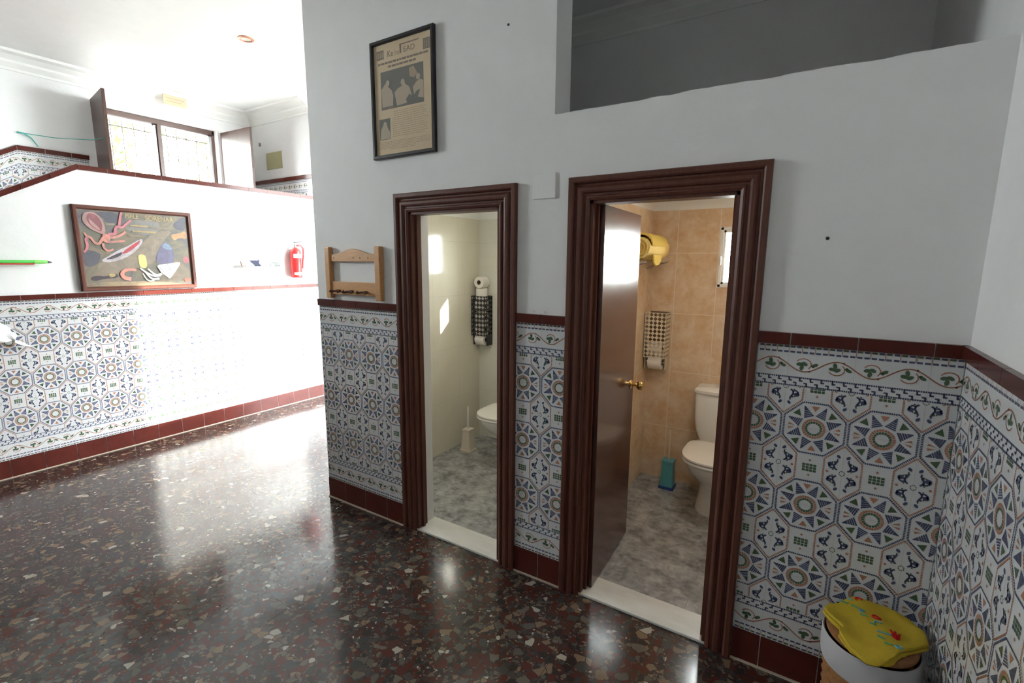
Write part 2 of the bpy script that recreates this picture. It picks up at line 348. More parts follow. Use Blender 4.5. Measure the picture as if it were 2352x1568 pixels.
def star_cell():
    o = []; ap = .0955; k = math.tan(PI/8)
    vs = [(ap/math.cos(PI/8)*math.cos(PI/8+i*PI/4), ap/math.cos(PI/8)*math.sin(PI/8+i*PI/4)) for i in range(8)]
    for i in range(8): dash_line(vs[i], vs[(i+1) % 8], .0060, 'blue', o)
    for i in range(8):
        a = PI/8+i*PI/4; c, s = math.cos(a), math.sin(a)
        # spike made of rungs that narrow towards the tip
        for r0, r1 in ((.046, .051), (.0525, .0575), (.059, .064), (.0655, .0705), (.072, .089)):
            h0 = .0168*(1-(r0-.046)/.046); h1 = .0168*(1-(r1-.046)/.046)
            o.append(('blue', [(c*r0-s*h0, s*r0+c*h0), (c*r0+s*h0, s*r0-c*h0), (c*r1+s*h1, s*r1-c*h1), (c*r1-s*h1, s*r1+c*h1)]))
        b = i*PI/4; c, s = math.cos(b), math.sin(b)
        if i in (1, 3, 5, 7): o.append(('green', [(c*.084-s*.0135, s*.084+c*.0135), (c*.084+s*.0135, s*.084-c*.0135), (c*.060, s*.060)]))
        elif i in (2, 6): o.append(('orange', [(c*.084-s*.0125, s*.084+c*.0125), (c*.084+s*.0125, s*.084-c*.0125), (c*.064, s*.064)]))
        else:
            for z in (-1, 1): o.append(('orange', [(c*.060, z*.0035), (c*.082, z*.0045), (c*.079, z*.0125)]))
    for r0, r1, m, n in ((.0195, .0275, 'green', 18), (.0288, .0372, 'orange', 26)):
        for i in range(n):
            a0, a1 = 2*PI*(i+.08)/n, 2*PI*(i+.92)/n; mid = (a0+a1)/2
            if abs(math.sin((a0+a1)/2))*r1 < .0022: continue
            o.append((m, [(r0*math.cos(a0), r0*math.sin(a0)), (r1*math.cos(a0), r1*math.sin(a0)), (r1*math.cos(a1), r1*math.sin(a1)), (r0*math.cos(a1), r0*math.sin(a1))]))
    z0 = PZ/2
    for i in range(4):
        for j in range(3): o.append(('green', [(-.0225+i*.0117, z0-.0155+j*.0107), (-.0225+i*.0117+.0095, z0-.0155+j*.0107), (-.0225+i*.0117+.0095, z0-.0155+j*.0107+.0088), (-.0225+i*.0117, z0-.0155+j*.0107+.0088)]))
    for s in (-1, 1): disc((0, z0+s*.029), .0048, .0048, 'orange', o, 4)
    cx = PX/2; hx, hz, tip = .0565, .047, .1035
    pl = [(cx-hx, z0-hz), (cx, z0-tip), (cx+hx, z0-hz), (cx+hx, z0+hz), (cx, z0+tip), (cx-hx, z0+hz)]
    for i in range(6): dash_line(pl[i], pl[(i+1) % 6], .0056, 'orange', o)
    for i in range(8):
        a0, a1 = 2*PI*(i+.1)/8, 2*PI*(i+.8)/8
        o.append(('green', [(cx+.0065*math.cos(a0), z0+.0075*math.sin(a0)), (cx+.0095*math.cos(a0), z0+.0105*math.sin(a0)), (cx+.0095*math.cos(a1), z0+.0105*math.sin(a1)), (cx+.0065*math.cos(a1), z0+.0075*math.sin(a1))]))
    for sx in (-1, 1):
        disc((cx+sx*.045, z0), .0046, .0046, 'orange', o, 6)
        for sz in (-1, 1):
            f = lambda x, z: (cx+sx*x, z0+sz*z)
            stroke([f(.017, .012), f(.024, .017), f(.026, .027), f(.021, .035), f(.016, .046)], .0060, 'blue', o)
            stroke([f(.026, .017), f(.034, .016), f(.041, .022), f(.040, .030)], .0050, 'blue', o)
            disc(f(.037, .030), .0092, .0080, 'blue', o, 8); disc(f(.0145, .062), .0078, .0052, 'blue', o, 7, sx*sz*.9)
            disc(f(.017, .050), .003, .003, 'blue', o, 5); disc(f(.024, .040), .0042, .0036, 'green', o, 6); disc(f(.031, .038), .003, .003, 'green', o, 5); disc(f(.028, .011), .0035, .0028, 'green', o, 5)
    return o
def border_cell():
    # z measured downwards from the cap (0 .. -.155), one tile wide, centred on x = 0
    o = []; h = PX/2
    for z in (-.0075, -.0265):
        for i in range(10): x = -h+i*PX/10; o.append(('blue' if i % 2 else 'green' if z > -.01 else 'blue', [(x+.0028, z-.0034), (x+.0175, z-.0034), (x+.0175, z+.0034), (x+.0028, z+.0034)]))
    for i in range(5): x = -h+i*PX/5; o.append(('orange', [(x-.0012, -.0285), (x+.0012, -.0285), (x+.0012, -.0055), (x-.0012, -.0055)]))
    n = 24; zc = -.0735
    stroke([(-h+PX*i/n, zc-.0235*math.sin(2*PI*i/n)) for i in range(n+1)], .0044, 'orange', o)
    for s, x0 in ((1, -h*.5), (-1, h*.5)):
        # curl over each leaf cluster, then three leaves and a single one
        stroke([(x0+.024*math.cos(a)-.002, zc+s*.004+s*.021*math.sin(a)) for a in [PI*(-.25+.155*q) for q in range(8)]], .0036, 'orange', o)
        for dx, dz, r in ((-.015, .004, .2), (.001, .006, -.5), (-.007, -.009, 1.4)): disc((x0+dx, zc+s*dz), .0108, .0068, 'green', o, 7, s*r)
        disc((x0+.034, zc+s*.004), .0108, .0062, 'green', o, 6, s*.5); disc((x0+.027, zc-s*.002), .006, .004, 'green', o, 6, -s*.6)
        disc((x0+.018, zc-s*.0215), .004, .004, 'orange', o, 6)
    for z in (-.1205, -.1515):
        dash_line((-h, z), (h, z), .0056, 'blue', o)
    for i in range(6):
        x = -h+(i+.5)*PX/6
        stroke([(x-.009, -.121), (x-.009, -.132), (x-.001, -.132)], .0052, 'blue', o)
        stroke([(x+.013, -.151), (x+.013, -.140), (x+.005, -.140)], .0052, 'blue', o)
    return o
STAR, BORDER = star_cell(), border_cell()
def clip_poly(poly, lo, hi, ax):
    for sgn, lim in ((1, lo), (-1, hi)):
        out = []; n = len(poly)
        for i in range(n):
            p, q = poly[i], poly[(i+1) % n]; a, b = sgn*(p[ax]-lim), sgn*(q[ax]-lim)
            if a >= 0: out.append(p)
            if (a >= 0) != (b >= 0): t = a/(a-b); out.append((p[0]+(q[0]-p[0])*t, p[1]+(q[1]-p[1])*t))
        poly = out
        if len(poly) < 3: return None
    return poly
def tile_panel(name, parent, s0, s1, phase, mapf, z0=ZD0, z1=ZD1, pitch=PX, shear=None, lower=True, star_top=None):
    """s along the wall, phase = s of one star centre, mapf(s, z, lift) -> world point"""
    mb = MB(); zt = z1-.155; zb = z0+.155 if lower else z0; sc = pitch/PX
    sh = shear or (lambda s: 0)
    def put(m, poly, off, lo, hi, lift):
        q = [(p[0]*sc+off[0], p[1]+off[1]) for p in poly]; q = clip_poly(q, s0, s1, 0)
        if q: q = clip_poly(q, lo, hi, 1)
        if q: mb.face([mapf(p[0], p[1]+sh(p[0]), lift) for p in q], m)
    n0, n1 = math.floor((s0-phase)/pitch)-1, math.ceil((s1-phase)/pitch)+1
    cuts = [s0, s1] if not shear else [s0]+[s0+(s1-s0)*i/8 for i in range(1, 8)]+[s1]
    for a, b in zip(cuts, cuts[1:]):
        mb.face([mapf(a, z0+sh(a), .0), mapf(b, z0+sh(b), .0), mapf(b, z1+sh(b), .0), mapf(a, z1+sh(a), .0)], 'white_tile')
    zs = zt-PZ/2; rows = int(round((zt-zb)/PZ+.49))
    for n in range(n0, n1+1):
        c = phase+n*pitch
        for r in range(-1, rows+1):
            for m, poly in STAR: put(m, poly, (c, zs-r*PZ), zb, zt, .0006)
        for m, poly in BORDER:
            put(m, poly, (c, z1), zt, z1, .0006)
            if lower: put(m, [(p[0], -p[1]) for p in poly], (c, z0), z0, zb, .0006)
        put('grout', [(PX/2-.0008, z0), (PX/2+.0008, z0), (PX/2+.0008, z1), (PX/2-.0008, z1)], (c, 0), z0, z1, .0003)
    L = s1-s0
    for z in [zs-r*PZ for r in range(rows)]:
        if z0 < z < z1: mb.face([mapf(s0, z-.0008+sh(s0), .0003), mapf(s1, z-.0008+sh(s1), .0003), mapf(s1, z+.0008+sh(s1), .0003), mapf(s0, z+.0008+sh(s0), .0003)], 'grout') if not shear else None
    return mb.build(name, parent)
def tile_strip(name, parent, s0, s1, phase, mapf, z0, z1, th, pitch=PX, shear=None, joint=.0035, mname='terracotta', gmat='grout'):
    """row of oxblood glazed strip tiles with pale joints"""
    mb = MB(); sh = shear or (lambda s: 0)
    def blk(a, b, za, zb, t0, t1, m):
        A = [mapf(s, z+sh(s), t) for t in (t0, t1) for (s, z) in ((a, za), (b, za), (b, zb), (a, zb))]
        mb.raw(A, [(0, 3, 2, 1), (4, 5, 6, 7), (0, 1, 5, 4), (1, 2, 6, 5), (2, 3, 7, 6), (3, 0, 4, 7)], m)
    blk(s0, s1, z0+.001, z1-.001, 0, th*.8, gmat)
    n = math.floor((s0-phase)/pitch); a = phase+n*pitch
    while a < s1:
        p, q = max(a+joint/2, s0), min(a+pitch-joint/2, s1)
        if q-p > .004: blk(p, q, z0, z1, .0004, th, mname)
        a += pitch
    return mb.build(name, parent)
PAINT_AREAS = {
 'tan':[(1.6015,1.6182),(1.76,1.6402),(1.8847,1.7392),(2.0181,1.8757),(2.1713,1.8953),(2.1141,1.8359),(2.0264,1.7097),(1.9907,1.5976),(1.8682,1.5757),(1.7932,1.5221),(1.5743,1.5203)],
 'olive':[(1.4919,1.8868),(1.6349,1.8551),(1.6528,1.7842),(1.8173,1.7586),(1.6785,1.7022),(1.5636,1.7301),(1.4963,1.8179)],
 'navyTR':[(2.1773,1.9578),(2.2514,2.0199),(2.2822,2.0051),(2.2724,1.9009),(2.2134,1.8976),(2.1693,1.9291)],
 'navyTL':[(1.4863,1.9796),(1.7126,2.0289),(1.7747,1.9982),(1.7549,1.9344),(1.6765,1.929),(1.6643,1.974),(1.5438,1.9991),(1.4962,1.9265)],
 'navyL':[(1.4855,1.718),(1.6176,1.6906),(1.611,1.6286),(1.5815,1.5873),(1.5134,1.5671),(1.4837,1.6278)],
 'grey':[(1.8107,1.9593),(2.0676,1.978),(2.0678,1.8784),(1.966,1.8402),(1.8191,1.865)],
 'blue':[(2.0792,1.7896),(2.1287,1.7744),(2.1544,1.7182),(2.1594,1.661),(2.1428,1.5976),(2.0055,1.5976),(2.0242,1.6873),(2.0547,1.744)],
 'blue2':[(2.0838,1.7841),(2.1281,1.7687),(2.1497,1.7238),(2.1032,1.7227),(2.0648,1.7442)],
 'fish':[(2.1472,1.8601),(2.2107,1.8689),(2.2778,1.9012),(2.2811,1.8203),(2.218,1.8349),(2.173,1.8044),(2.1543,1.8264)],
 'pink':[(2.2278,1.6559),(2.2778,1.6682),(2.2767,1.5976),(2.2288,1.6093)],
 'rust':[(2.2151,1.4627),(2.2706,1.4732),(2.2839,1.4371),(2.2328,1.4208)],
 'dark':[(1.5286,1.48),(1.5644,1.5049),(1.6308,1.4931),(1.703,1.5182),(1.7268,1.491),(1.6898,1.4759),(1.6115,1.4727),(1.5506,1.4536)],
 'orange':[(1.6544,1.5137),(1.6767,1.5186),(1.698,1.5129),(1.7007,1.4969),(1.6731,1.4843),(1.6566,1.4926)],
 'yel':[(1.8775,1.6685),(1.8972,1.6769),(1.9207,1.6746),(1.9335,1.6583),(1.937,1.5976),(1.9289,1.5644),(1.9044,1.559),(1.8818,1.5702),(1.8768,1.614)],
 'head':[(1.5438,1.9991),(1.5733,2.0116),(1.6134,2.0051),(1.6474,1.9727),(1.6637,1.9282),(1.6679,1.8876),(1.669,1.8569),(1.6497,1.8354),(1.6333,1.8397),(1.6097,1.8537),(1.5705,1.8717),(1.5381,1.9096),(1.5238,1.9432),(1.5315,1.9784)],
 'head2':[(1.5635,1.9959),(1.5966,2.0012),(1.6311,1.9764),(1.651,1.9273),(1.6498,1.8763),(1.6349,1.8551),(1.6036,1.8736),(1.5666,1.9115),(1.5505,1.9502)],
 'head3':[(1.5644,1.9662),(1.5857,1.9378),(1.6298,1.8853),(1.636,1.8653),(1.6119,1.8741),(1.5748,1.912)],
 'body':[(1.6508,1.8457),(1.6759,1.8418),(1.6991,1.8171),(1.6861,1.7751),(1.6517,1.7739),(1.6327,1.7937)],
 'sh1':[(1.6105,1.6234),(1.6747,1.6656),(1.7454,1.7142),(1.8162,1.7479),(1.9059,1.8103),(1.9286,1.8004),(1.8993,1.745),(1.8471,1.6896),(1.7831,1.6458),(1.7134,1.6187),(1.6511,1.6054)],
 'sh2':[(1.6365,1.6288),(1.7101,1.6714),(1.766,1.6988),(1.7633,1.6722),(1.7068,1.6398)],
 'sh3':[(1.756,1.688),(1.9054,1.8049),(1.8974,1.7721),(1.8354,1.7109),(1.7774,1.6777)],
 'fan':[(2.0044,1.5864),(2.0911,1.5976),(2.1919,1.615),(2.2009,1.5976),(2.17,1.5512),(2.1335,1.4995),(2.0984,1.4599),(2.0801,1.4833),(2.0422,1.5126),(2.0249,1.5412)],
 'sand':[(1.4952,1.4348),(1.6522,1.4505),(1.9758,1.4462),(2.2317,1.409),(2.2301,1.3912),(1.493,1.4144)],
}
PAINT_STROKES = {
 'a1':[(1.647,1.8096),(1.6168,1.7624),(1.588,1.7665),(1.5635,1.8059),(1.5406,1.82),(1.5271,1.8443)],
 'a2':[(1.5476,1.8103),(1.5333,1.7896),(1.5371,1.7495),(1.5292,1.7141),(1.5103,1.6885)],
 'a3':[(1.684,1.8371),(1.728,1.8445),(1.7362,1.8813),(1.7516,1.903),(1.7868,1.9),(1.8216,1.9337),(1.8564,1.9626)],
 'a4':[(1.766,1.9144),(1.7748,1.9566),(1.7836,1.9989),(1.7947,2.0206)],
 'a5':[(1.6899,1.8115),(1.7341,1.8187),(1.7713,1.8362),(1.8055,1.8642)],
 'a6':[(1.6528,1.7842),(1.6861,1.7751),(1.7391,1.7823),(1.7933,1.7897)],
 'a7':[(1.6421,1.7632),(1.6431,1.7324),(1.6618,1.707),(1.6877,1.7076),(1.7062,1.7185)],
 'shr':[(1.8508,1.5431),(1.796,1.5491),(1.758,1.5334),(1.7463,1.5067),(1.7615,1.4795),(1.806,1.4675)],
 'w1':[(1.8807,1.5592),(1.9245,1.5201),(1.9802,1.4911),(2.0305,1.4958)],
 'w2':[(1.9112,1.5313),(1.9583,1.4692),(2.0177,1.4677)],
 'w3':[(1.9375,1.5532),(1.9912,1.5022),(2.0417,1.5069)],
 'w4':[(1.8952,1.515),(1.9275,1.4532),(1.9763,1.4518)],
 'v1':[(2.0182,1.5751),(2.063,1.518),(2.099,1.4656)],
 'v2':[(2.1855,1.6034),(2.063,1.518)],
 't1':[(1.8145,1.9962),(1.9244,1.9943)],
 't2':[(1.9529,1.9966),(2.2001,1.9792)],
 'l1':[(1.8428,1.9193),(1.9736,1.9169)],
 'l2':[(1.9925,1.9126),(2.1672,1.9064)],
 'l3':[(1.8564,1.8723),(2.0274,1.8707)],
 'l4':[(1.825,1.8335),(1.9462,1.8338)],
 'l5':[(1.5027,1.4294),(1.6419,1.4349)],
 'l6':[(1.6755,1.9187),(1.7318,1.9225)],
}

# ------------------------------------------------------------------ floor, ceiling, walls
g = MB(); g.box(-6.55, .60, -4.7, YW+.001, -.10, 0, 'terrazzo'); g.box(-6.55, XC, YW+.001, 7.0, -.10, 0, 'terrazzo'); struct(g.build('floor'))
g = MB(); g.box(-2.70, -1.13, YW+.13, YB+.05, -.10, .002, 'marble'); struct(g.build('floor'), 'grey marble floor of the left toilet')
g = MB(); g.box(-1.13, .40, YW+.13, YB+.05, -.10, .002, 'marble'); struct(g.build('floor'), 'grey marble floor of the right toilet')
g = MB(); g.prism([(-6.62, -4.7), (.60, -4.7), (.60, 3.95), (XC+.15, 3.95), (XC+.15, 7.0), (-6.62, 7.0)], ZC, ZC+.12, 'ceiling', 'z'); struct(g.build('ceiling'))
D1 = (-1.955, -1.350, 0, 1.905); D2 = (-.874, -.274, 0, 1.905)
# front wall of the toilet block: doorways, and a wide opening above a parapet on the right
XO, ZP = -1.06, 2.288
front = semp('wall_front')
g = MB()
nseg = 44; wob = [0]+[random.uniform(-.006, .004) for _ in range(nseg-1)]+[0]; wob = [(a+b)/2 for a, b in zip(wob, wob[1:]+[0])]
for (a, b, c, d) in cut((XC, XR, 0, ZC), [D1, D2, (XO, XR, ZP-.10, ZC)]):
    g.face([(a, YW, c), (b, YW, c), (b, YW, d), (a, YW, d)], 'plaster'); g.face([(b, YI, c), (a, YI, c), (a, YI, d), (b, YI, d)], 'plaster')
for (a, b, c, d) in (D1, D2):
    for x in (a, b): g.face([(x, YW, c), (x, YW, d), (x, YI, d), (x, YI, c)], 'plaster')
    g.face([(a, YW, d), (b, YW, d), (b, YI, d), (a, YI, d)], 'plaster')
for i in range(nseg):   # hand-plastered, slightly uneven parapet edge
    x0, x1 = XO+(XR-XO)*i/nseg, XO+(XR-XO)*(i+1)/nseg; z0, z1 = ZP+wob[i], ZP+(wob[i+1] if i+1 < len(wob) else 0)
    g.face([(x0, YW, ZP-.10), (x1, YW, ZP-.10), (x1, YW, z1), (x0, YW, z0)], 'plaster'); g.face([(x1, YI, ZP-.10), (x0, YI, ZP-.10), (x0, YI, z0), (x1, YI, z1)], 'plaster')
    g.face([(x0, YW, z0), (x1, YW, z1), (x1, YI, z1), (x0, YI, z0)], 'plaster')
g.face([(XO, YW, ZP-.10), (XO, YW, ZC), (XO, YI, ZC), (XO, YI, ZP-.10)], 'plaster')
g.face([(XC, YW, 0), (XC, YI, 0), (XC, YI, ZC), (XC, YW, ZC)], 'plaster'); g.face([(XR, YW, 0), (XR, YW, ZP), (XR, YI, ZP), (XR, YI, 0)], 'plaster')
g.build('plaster_wall', front)
mf = lambda s, z, t: (s, YW-.004-t, z)
def dado(parent, s0, s1, phase, mapf, pitch=PX, z1=ZD1, z2=ZD2):
    p = semp('dado'); del p['kind']; p.parent = parent; WLOC[p.name] = (0, 0, 0)
    tile_panel('patterned_tiles', p, s0, s1, phase, mapf, pitch=pitch, z1=z1)
    tile_strip('cap_tiles', p, s0, s1, phase+pitch/2, lambda s, z, t: mapf(s, z, t-.004), z1, z2, .020, pitch=pitch)
    return p
for s0, s1, ph in ((XC+.012, -2.059, -2.509), (-1.256, -.974, -1.206), (-.170, XR-.006, .0345)):
    dado(front, s0, s1, ph, mf)
    b = tile_strip('baseboard_front', None, s0, s1, ph+PX/2, lambda s, z, t: mf(s, z, t-.004), .006, ZD0, .011); struct(b)
    k = MB(); k.box(s0, s1, YW-.019, YW-.001, 0, .007, 'cream_grout'); struct(k.build('trim_1'))
# side of the toilet block
g = MB(); g.box(XC, XC+.14, YI, 3.85, 0, ZC, 'plaster'); struct(g.build('wall_side'))
# right wall
rw = semp('wall_right')
g = MB(); g.box(XR, XR+.15, -4.6, 4.0, 0, ZC, 'plaster'); g.build('plaster_wall', rw)
mr_ = lambda s, z, t: (XR-.004-t, s, z)
dado(rw, -2.6, YW-.005, YW-PX/2, mr_)
struct(tile_strip('baseboard_right', None, -2.6, YW-.005, YW, lambda s, z, t: mr_(s, z, t-.004), .006, ZD0, .011))
# back wall behind the camera with a wide bright doorway
g = MB(); wall_y(g, -6.55, .58, 0, ZC, -4.6, -4.45, 'plaster', []); struct(g.build('wall_back'))
# half wall of the stairs, polygon profile in (y, z)
lw = semp('wall_left')
hw = [(-4.45, 0), (YE, 0), (YE, 2.33), (1.540, 2.33), (-.90, .94), (-4.45, .94)]
g = MB(); g.prism(hw, XL-.13, XL, 'plaster', 'x'); g.build('plaster_wall', lw)
ml = lambda s, z, t: (XL+.003+t, s, z)
PL = .1955; phl = 1.105+PL/2
dado(lw, .05, YE-.005, phl, ml, pitch=PL, z1=1.328, z2=1.366)
struct(tile_strip('baseboard_left', None, -2.4, YE-.005, phl+PL/2, lambda s, z, t: ml(s, z, t-.003), .006, ZD0, .011, pitch=PL))
k = MB(); k.box(XL+.001, XL+.017, -2.4, YE, 0, .007, 'cream_grout'); struct(k.build('trim_2'))
# oxblood capping on top of the half wall, flat part then sloping part
cp = semp('trim_3')
g = MB()
y = 1.540
while y < YE: g.box(XL-.145, XL+.014, y+.002, min(y+PL, YE)-.002, 2.330, 2.368, 'terracotta'); y += PL
g.box(XL-.14, XL+.011, 1.54, YE, 2.331, 2.364, 'grout'); g.build('level_cap', cp)
g = MB(); sl = (2.33-.94)/(1.54+.90); L = 2.44; n = 12
for i in range(n):
    a, b = 1.54-(i+1)*PL*.87+.002, 1.54-i*PL*.87-.002
    for (p, q, t0, t1, o, m) in ((a, b, 0, .042, .014, 'terracotta'), (a-.004, b+.004, .001, .036, .011, 'grout')):
        za, zb = 2.33-(1.54-p)*sl, 2.33-(1.54-q)*sl
        g.prism([(p, za+t0), (q, zb+t0), (q, zb+t1), (p, za+t1)], XL-.14-.0, XL+o, m, 'x')
g.build('sloping_cap', cp)
# outer wall behind the stairs with the window, and the end wall
W1 = (2.185, 3.375, 1.30, 3.195)
ow = semp('wall_stairs')
g = MB(); wall_x(g, -4.45, YE+.15, 0, ZC, XS-.22, XS, 'plaster', [W1, (-.5, .5, 2.2, 3.1)]); g.build('plaster_wall', ow)  # second hole is for the added, unseen light window
ms = lambda s, z, t: (XS+.003+t, s, z)
def stair_shear(s): return 0 if s > 1.54 else -(1.54-s)*.60
for a, b, shf in ((1.54, 2.07, None), (.5, 1.54, stair_shear)):
    tile_panel('patterned_tiles', ow, a, b, 1.64, ms, z0=1.45, z1=2.625, pitch=PL, shear=shf)
    tile_strip('cap_tiles', ow, a, b, 1.54, lambda s, z, t: ms(s, z, t-.003), 2.625, 2.668, .02, pitch=PL, shear=shf)
ew = semp('wall_end')
g = MB(); g.box(XS-.2, XL-.131, YE, YE+.15, 0, ZC, 'plaster'); g.build('plaster_wall', ew)
me_ = lambda s, z, t: (s, YE-.003-t, z)
tile_panel('patterned_tiles', ew, XS+.01, XL-.14, -6.2, me_, z0=1.45, z1=2.600)
tile_strip('cap_tiles', ew, XS+.01, XL-.14, -6.3, lambda s, z, t: me_(s, z, t-.003), 2.600, 2.645, .02)
# passage beyond: left side, far end, and the wall with the street door
g = MB(); g.box(XL-.13, XL, YE, 7.0, 0, ZC, 'plaster'); struct(g.build('wall_passage'))
g = MB(); g.box(XL-.13, -2.6, 6.85, 7.0, 0, ZC, 'plaster'); struct(g.build('wall_far'))
g = MB(); wall_x(g, 3.85, 6.9, 0, ZC, XC, XC+.15, 'plaster', [(3.93, 5.62, 0, 1.60), (3.93, 5.62, 2.05, 3.42)]); struct(g.build('wall_street'))
# void above the toilets
g = MB(); g.box(XC+.14, XR, 3.80, 3.95, 2.10, ZC, 'plaster'); struct(g.build('wall_void'))
g = MB(); g.box(XC+.14, XR, YI, 3.80, 2.17, 2.26, 'plaster'); struct(g.build('ceiling'), 'slab over the toilets')
# landing and steps behind the half wall
g = MB(); g.box(XS, XL-.13, 1.54, YE, 1.16, 1.30, 'terracotta')
for i in range(7): g.box(XS, XL-.13, 1.54-.28*(i+1), 1.54-.28*i, 0, 1.30-.17*(i+1), 'terracotta')
struct(g.build('floor'), 'landing and steps behind the half wall')

# cornices
def cornice(pts, name='trim_4', zc=ZC):
    # path of 2D points walked with the wall on the left hand; each run mitred
    prof = [(0, -.150), (.012, -.150), (.016, -.128), (.050, -.090), (.055, -.070), (.100, -.035), (.150, -.022), (.155, 0), (0, 0)]
    n = len(pts); g = MB(); rings = []
    for i, p in enumerate(pts):
        p = Vector(p); a = (Vector(pts[i])-Vector(pts[i-1])).normalized() if i else None; b = (Vector(pts[i+1])-p).normalized() if i < n-1 else None
        na = Vector((a.y, -a.x)) if a else None; nb = Vector((b.y, -b.x)) if b else None
        if na is None: d = nb
        elif nb is None: d = na
        else: d = (na+nb); d = d/(d.dot(na))
        rings.append([(p.x+d.x*u, p.y+d.y*u, zc+v) for u, v in prof])
    for r0, r1 in zip(rings, rings[1:]): g.loft([r0, r1], 'smooth', False)
    return struct(g.build(name))
cornice([(XS, -4.45), (XS, YE), (XL-.135, YE)])
cornice([(XC+.14, 3.80), (XR, 3.80)], 'trim_5')
cornice([(XR, 3.70), (XR, 2.20)], 'trim_5')

# ------------------------------------------------------------------ toilets: linings of tile and coved ceilings
def cubicle(x0, x1, mx, my, wx0, wx1, wz0, wz1, n):
    y0, y1 = YI, YB
    g = MB(); wall_y(g, x0-.02, x1+.02, 0, 2.16, y1, y1+.20, mx, [(wx0, wx1, wz0, wz1)]); struct(g.build('wall_back'), 'tiled back wall with a small window')
    g = MB(); g.box(x0-.06, x0, y0, y1, 0, 2.16, my); struct(g.build('wall_left'), 'tiled side wall')
    g = MB(); g.box(x1, x1+.05, y0, y1, 0, 2.16, my); struct(g.build('wall_right'), 'tiled side wall')
    # coved plaster ceiling
    g = MB(); g.box(x0, x1, y0, y1, 2.112, 2.17, 'smooth')
    N_ = 7; R_ = .108
    for i in range(N_):
        a0, a1 = PI/2*i/N_, PI/2*(i+1)/N_
        u0, v0, u1, v1 = R_*(1-math.cos(a0)), -R_+R_*math.sin(a0), R_*(1-math.cos(a1)), -R_+R_*math.sin(a1)
        def q(f): g.face([f(u0, v0, 0), f(u0, v0, 1), f(u1, v1, 1), f(u1, v1, 0)], 'smooth', True)
        q(lambda u, v, t: (x0+u+(x1-x0-2*u)*t, y1-u, 2.113+v)); q(lambda u, v, t: (x0+u, y0+u+(y1-y0-2*u)*t, 2.113+v)); q(lambda u, v, t: (x1-u, y0+u+(y1-y0-2*u)*t, 2.113+v))
    struct(g.build('ceiling'), 'coved ceiling of a toilet')
    # window: white frame, centre post, clear pane
    wn = semp('window_%d' % n, ((wx0+wx1)/2, y1+.08, wz0)); mid = (wx0+wx1)/2
    g = MB(); t = .022
    for a, b, c, d in ((wx0, wx1, wz0, wz0+t), (wx0, wx1, wz1-t, wz1), (wx0, wx0+t, wz0, wz1), (wx1-t, wx1, wz0, wz1)): g.box(a, b, y1-.004, y1+.05, c, d, 'smooth')
    g.build('window_frame', wn, bevel=.003)
    for a, b, yy in ((wx0+t, mid+.012, y1+.012), (mid-.012, wx1-t, y1+.032)):
        g = MB(); s = .014
        for p, q_, r, u in ((a, b, wz0+t, wz0+t+s), (a, b, wz1-t-s, wz1-t), (a, a+s, wz0+t, wz1-t), (b-s, b, wz0+t, wz1-t)): g.box(p, q_, yy-.008, yy+.008, r, u, 'smooth')
        sa = g.build('sash', wn)
        g = MB(); g.box(a+s, b-s, yy-.002, yy+.002, wz0+t+s, wz1-t-s, 'glass'); g.build('pane', sa)
    g = MB(); g.lathe([(.004, 0), (.006, .004), (.006, .05), (.003, .058)], 'alu', (wx0+.012, y1-.016, (wz0+wz1)/2-.05)); g.build('latch', wn)
cubicle(-2.62, -1.24, 'cream_x', 'cream_y', -2.185, -1.80, 1.50, 1.905, 2)
cubicle(-1.05, .32, 'peach_x', 'peach_y', -.592, -.240, 1.475, 1.880, 3)

# ------------------------------------------------------------------ door frames, thresholds and the open door
def door_casing(n, d, leaf):
    x0, x1, _, zt = d; e = semp('door_%d' % n, ((x0+x1)/2, YW, 0)); wdt = .101
    prof = [(0, 0), (0, .012), (.010, .018), (.016, .018), (.020, .010), (.028, .010), (.033, .019), (.040, .022), (.052, .022), (.058, .016), (.063, .010), (.070, .010), (.074, .021), (.080, .026), (.096, .026), (.101, .021), (.101, 0)]
    g = MB(); path = [(x0, 0, -1, 0), (x0, zt, -1, 1), (x1, zt, 1, 1), (x1, 0, 1, 0)]
    rings = [[(px+sx*u, YW-v, pz+sz*u) for u, v in prof] for px, pz, sx, sz in path]
    for r0, r1 in zip(rings, rings[1:]): g.loft([r0, r1], 'dark_wood', False)
    g.build('casing', e)
    g = MB(); y1 = YW+.075
    for a, b in ((x0-.004, x0+.014), (x1-.014, x1+.004)): g.box(a, b, YW-.004, y1, .0, zt, 'dark_wood')
    g.box(x0, x1, YW-.004, y1, zt-.014, zt+.004, 'dark_wood')
    for a, b in ((x0+.014, x0+.026), (x1-.026, x1-.014)): g.box(a, b, YW+.030, YW+.045, 0, zt-.014, 'dark_wood')
    g.build('jamb_lining', e)
    g = MB(); g.box(x0, x1, YW-.006, YI+.01, 0, .014, 'sill'); g.build('threshold', e, bevel=.003)
    return e
door_casing(1, D1, False)
e2 = door_casing(2, D2, True)
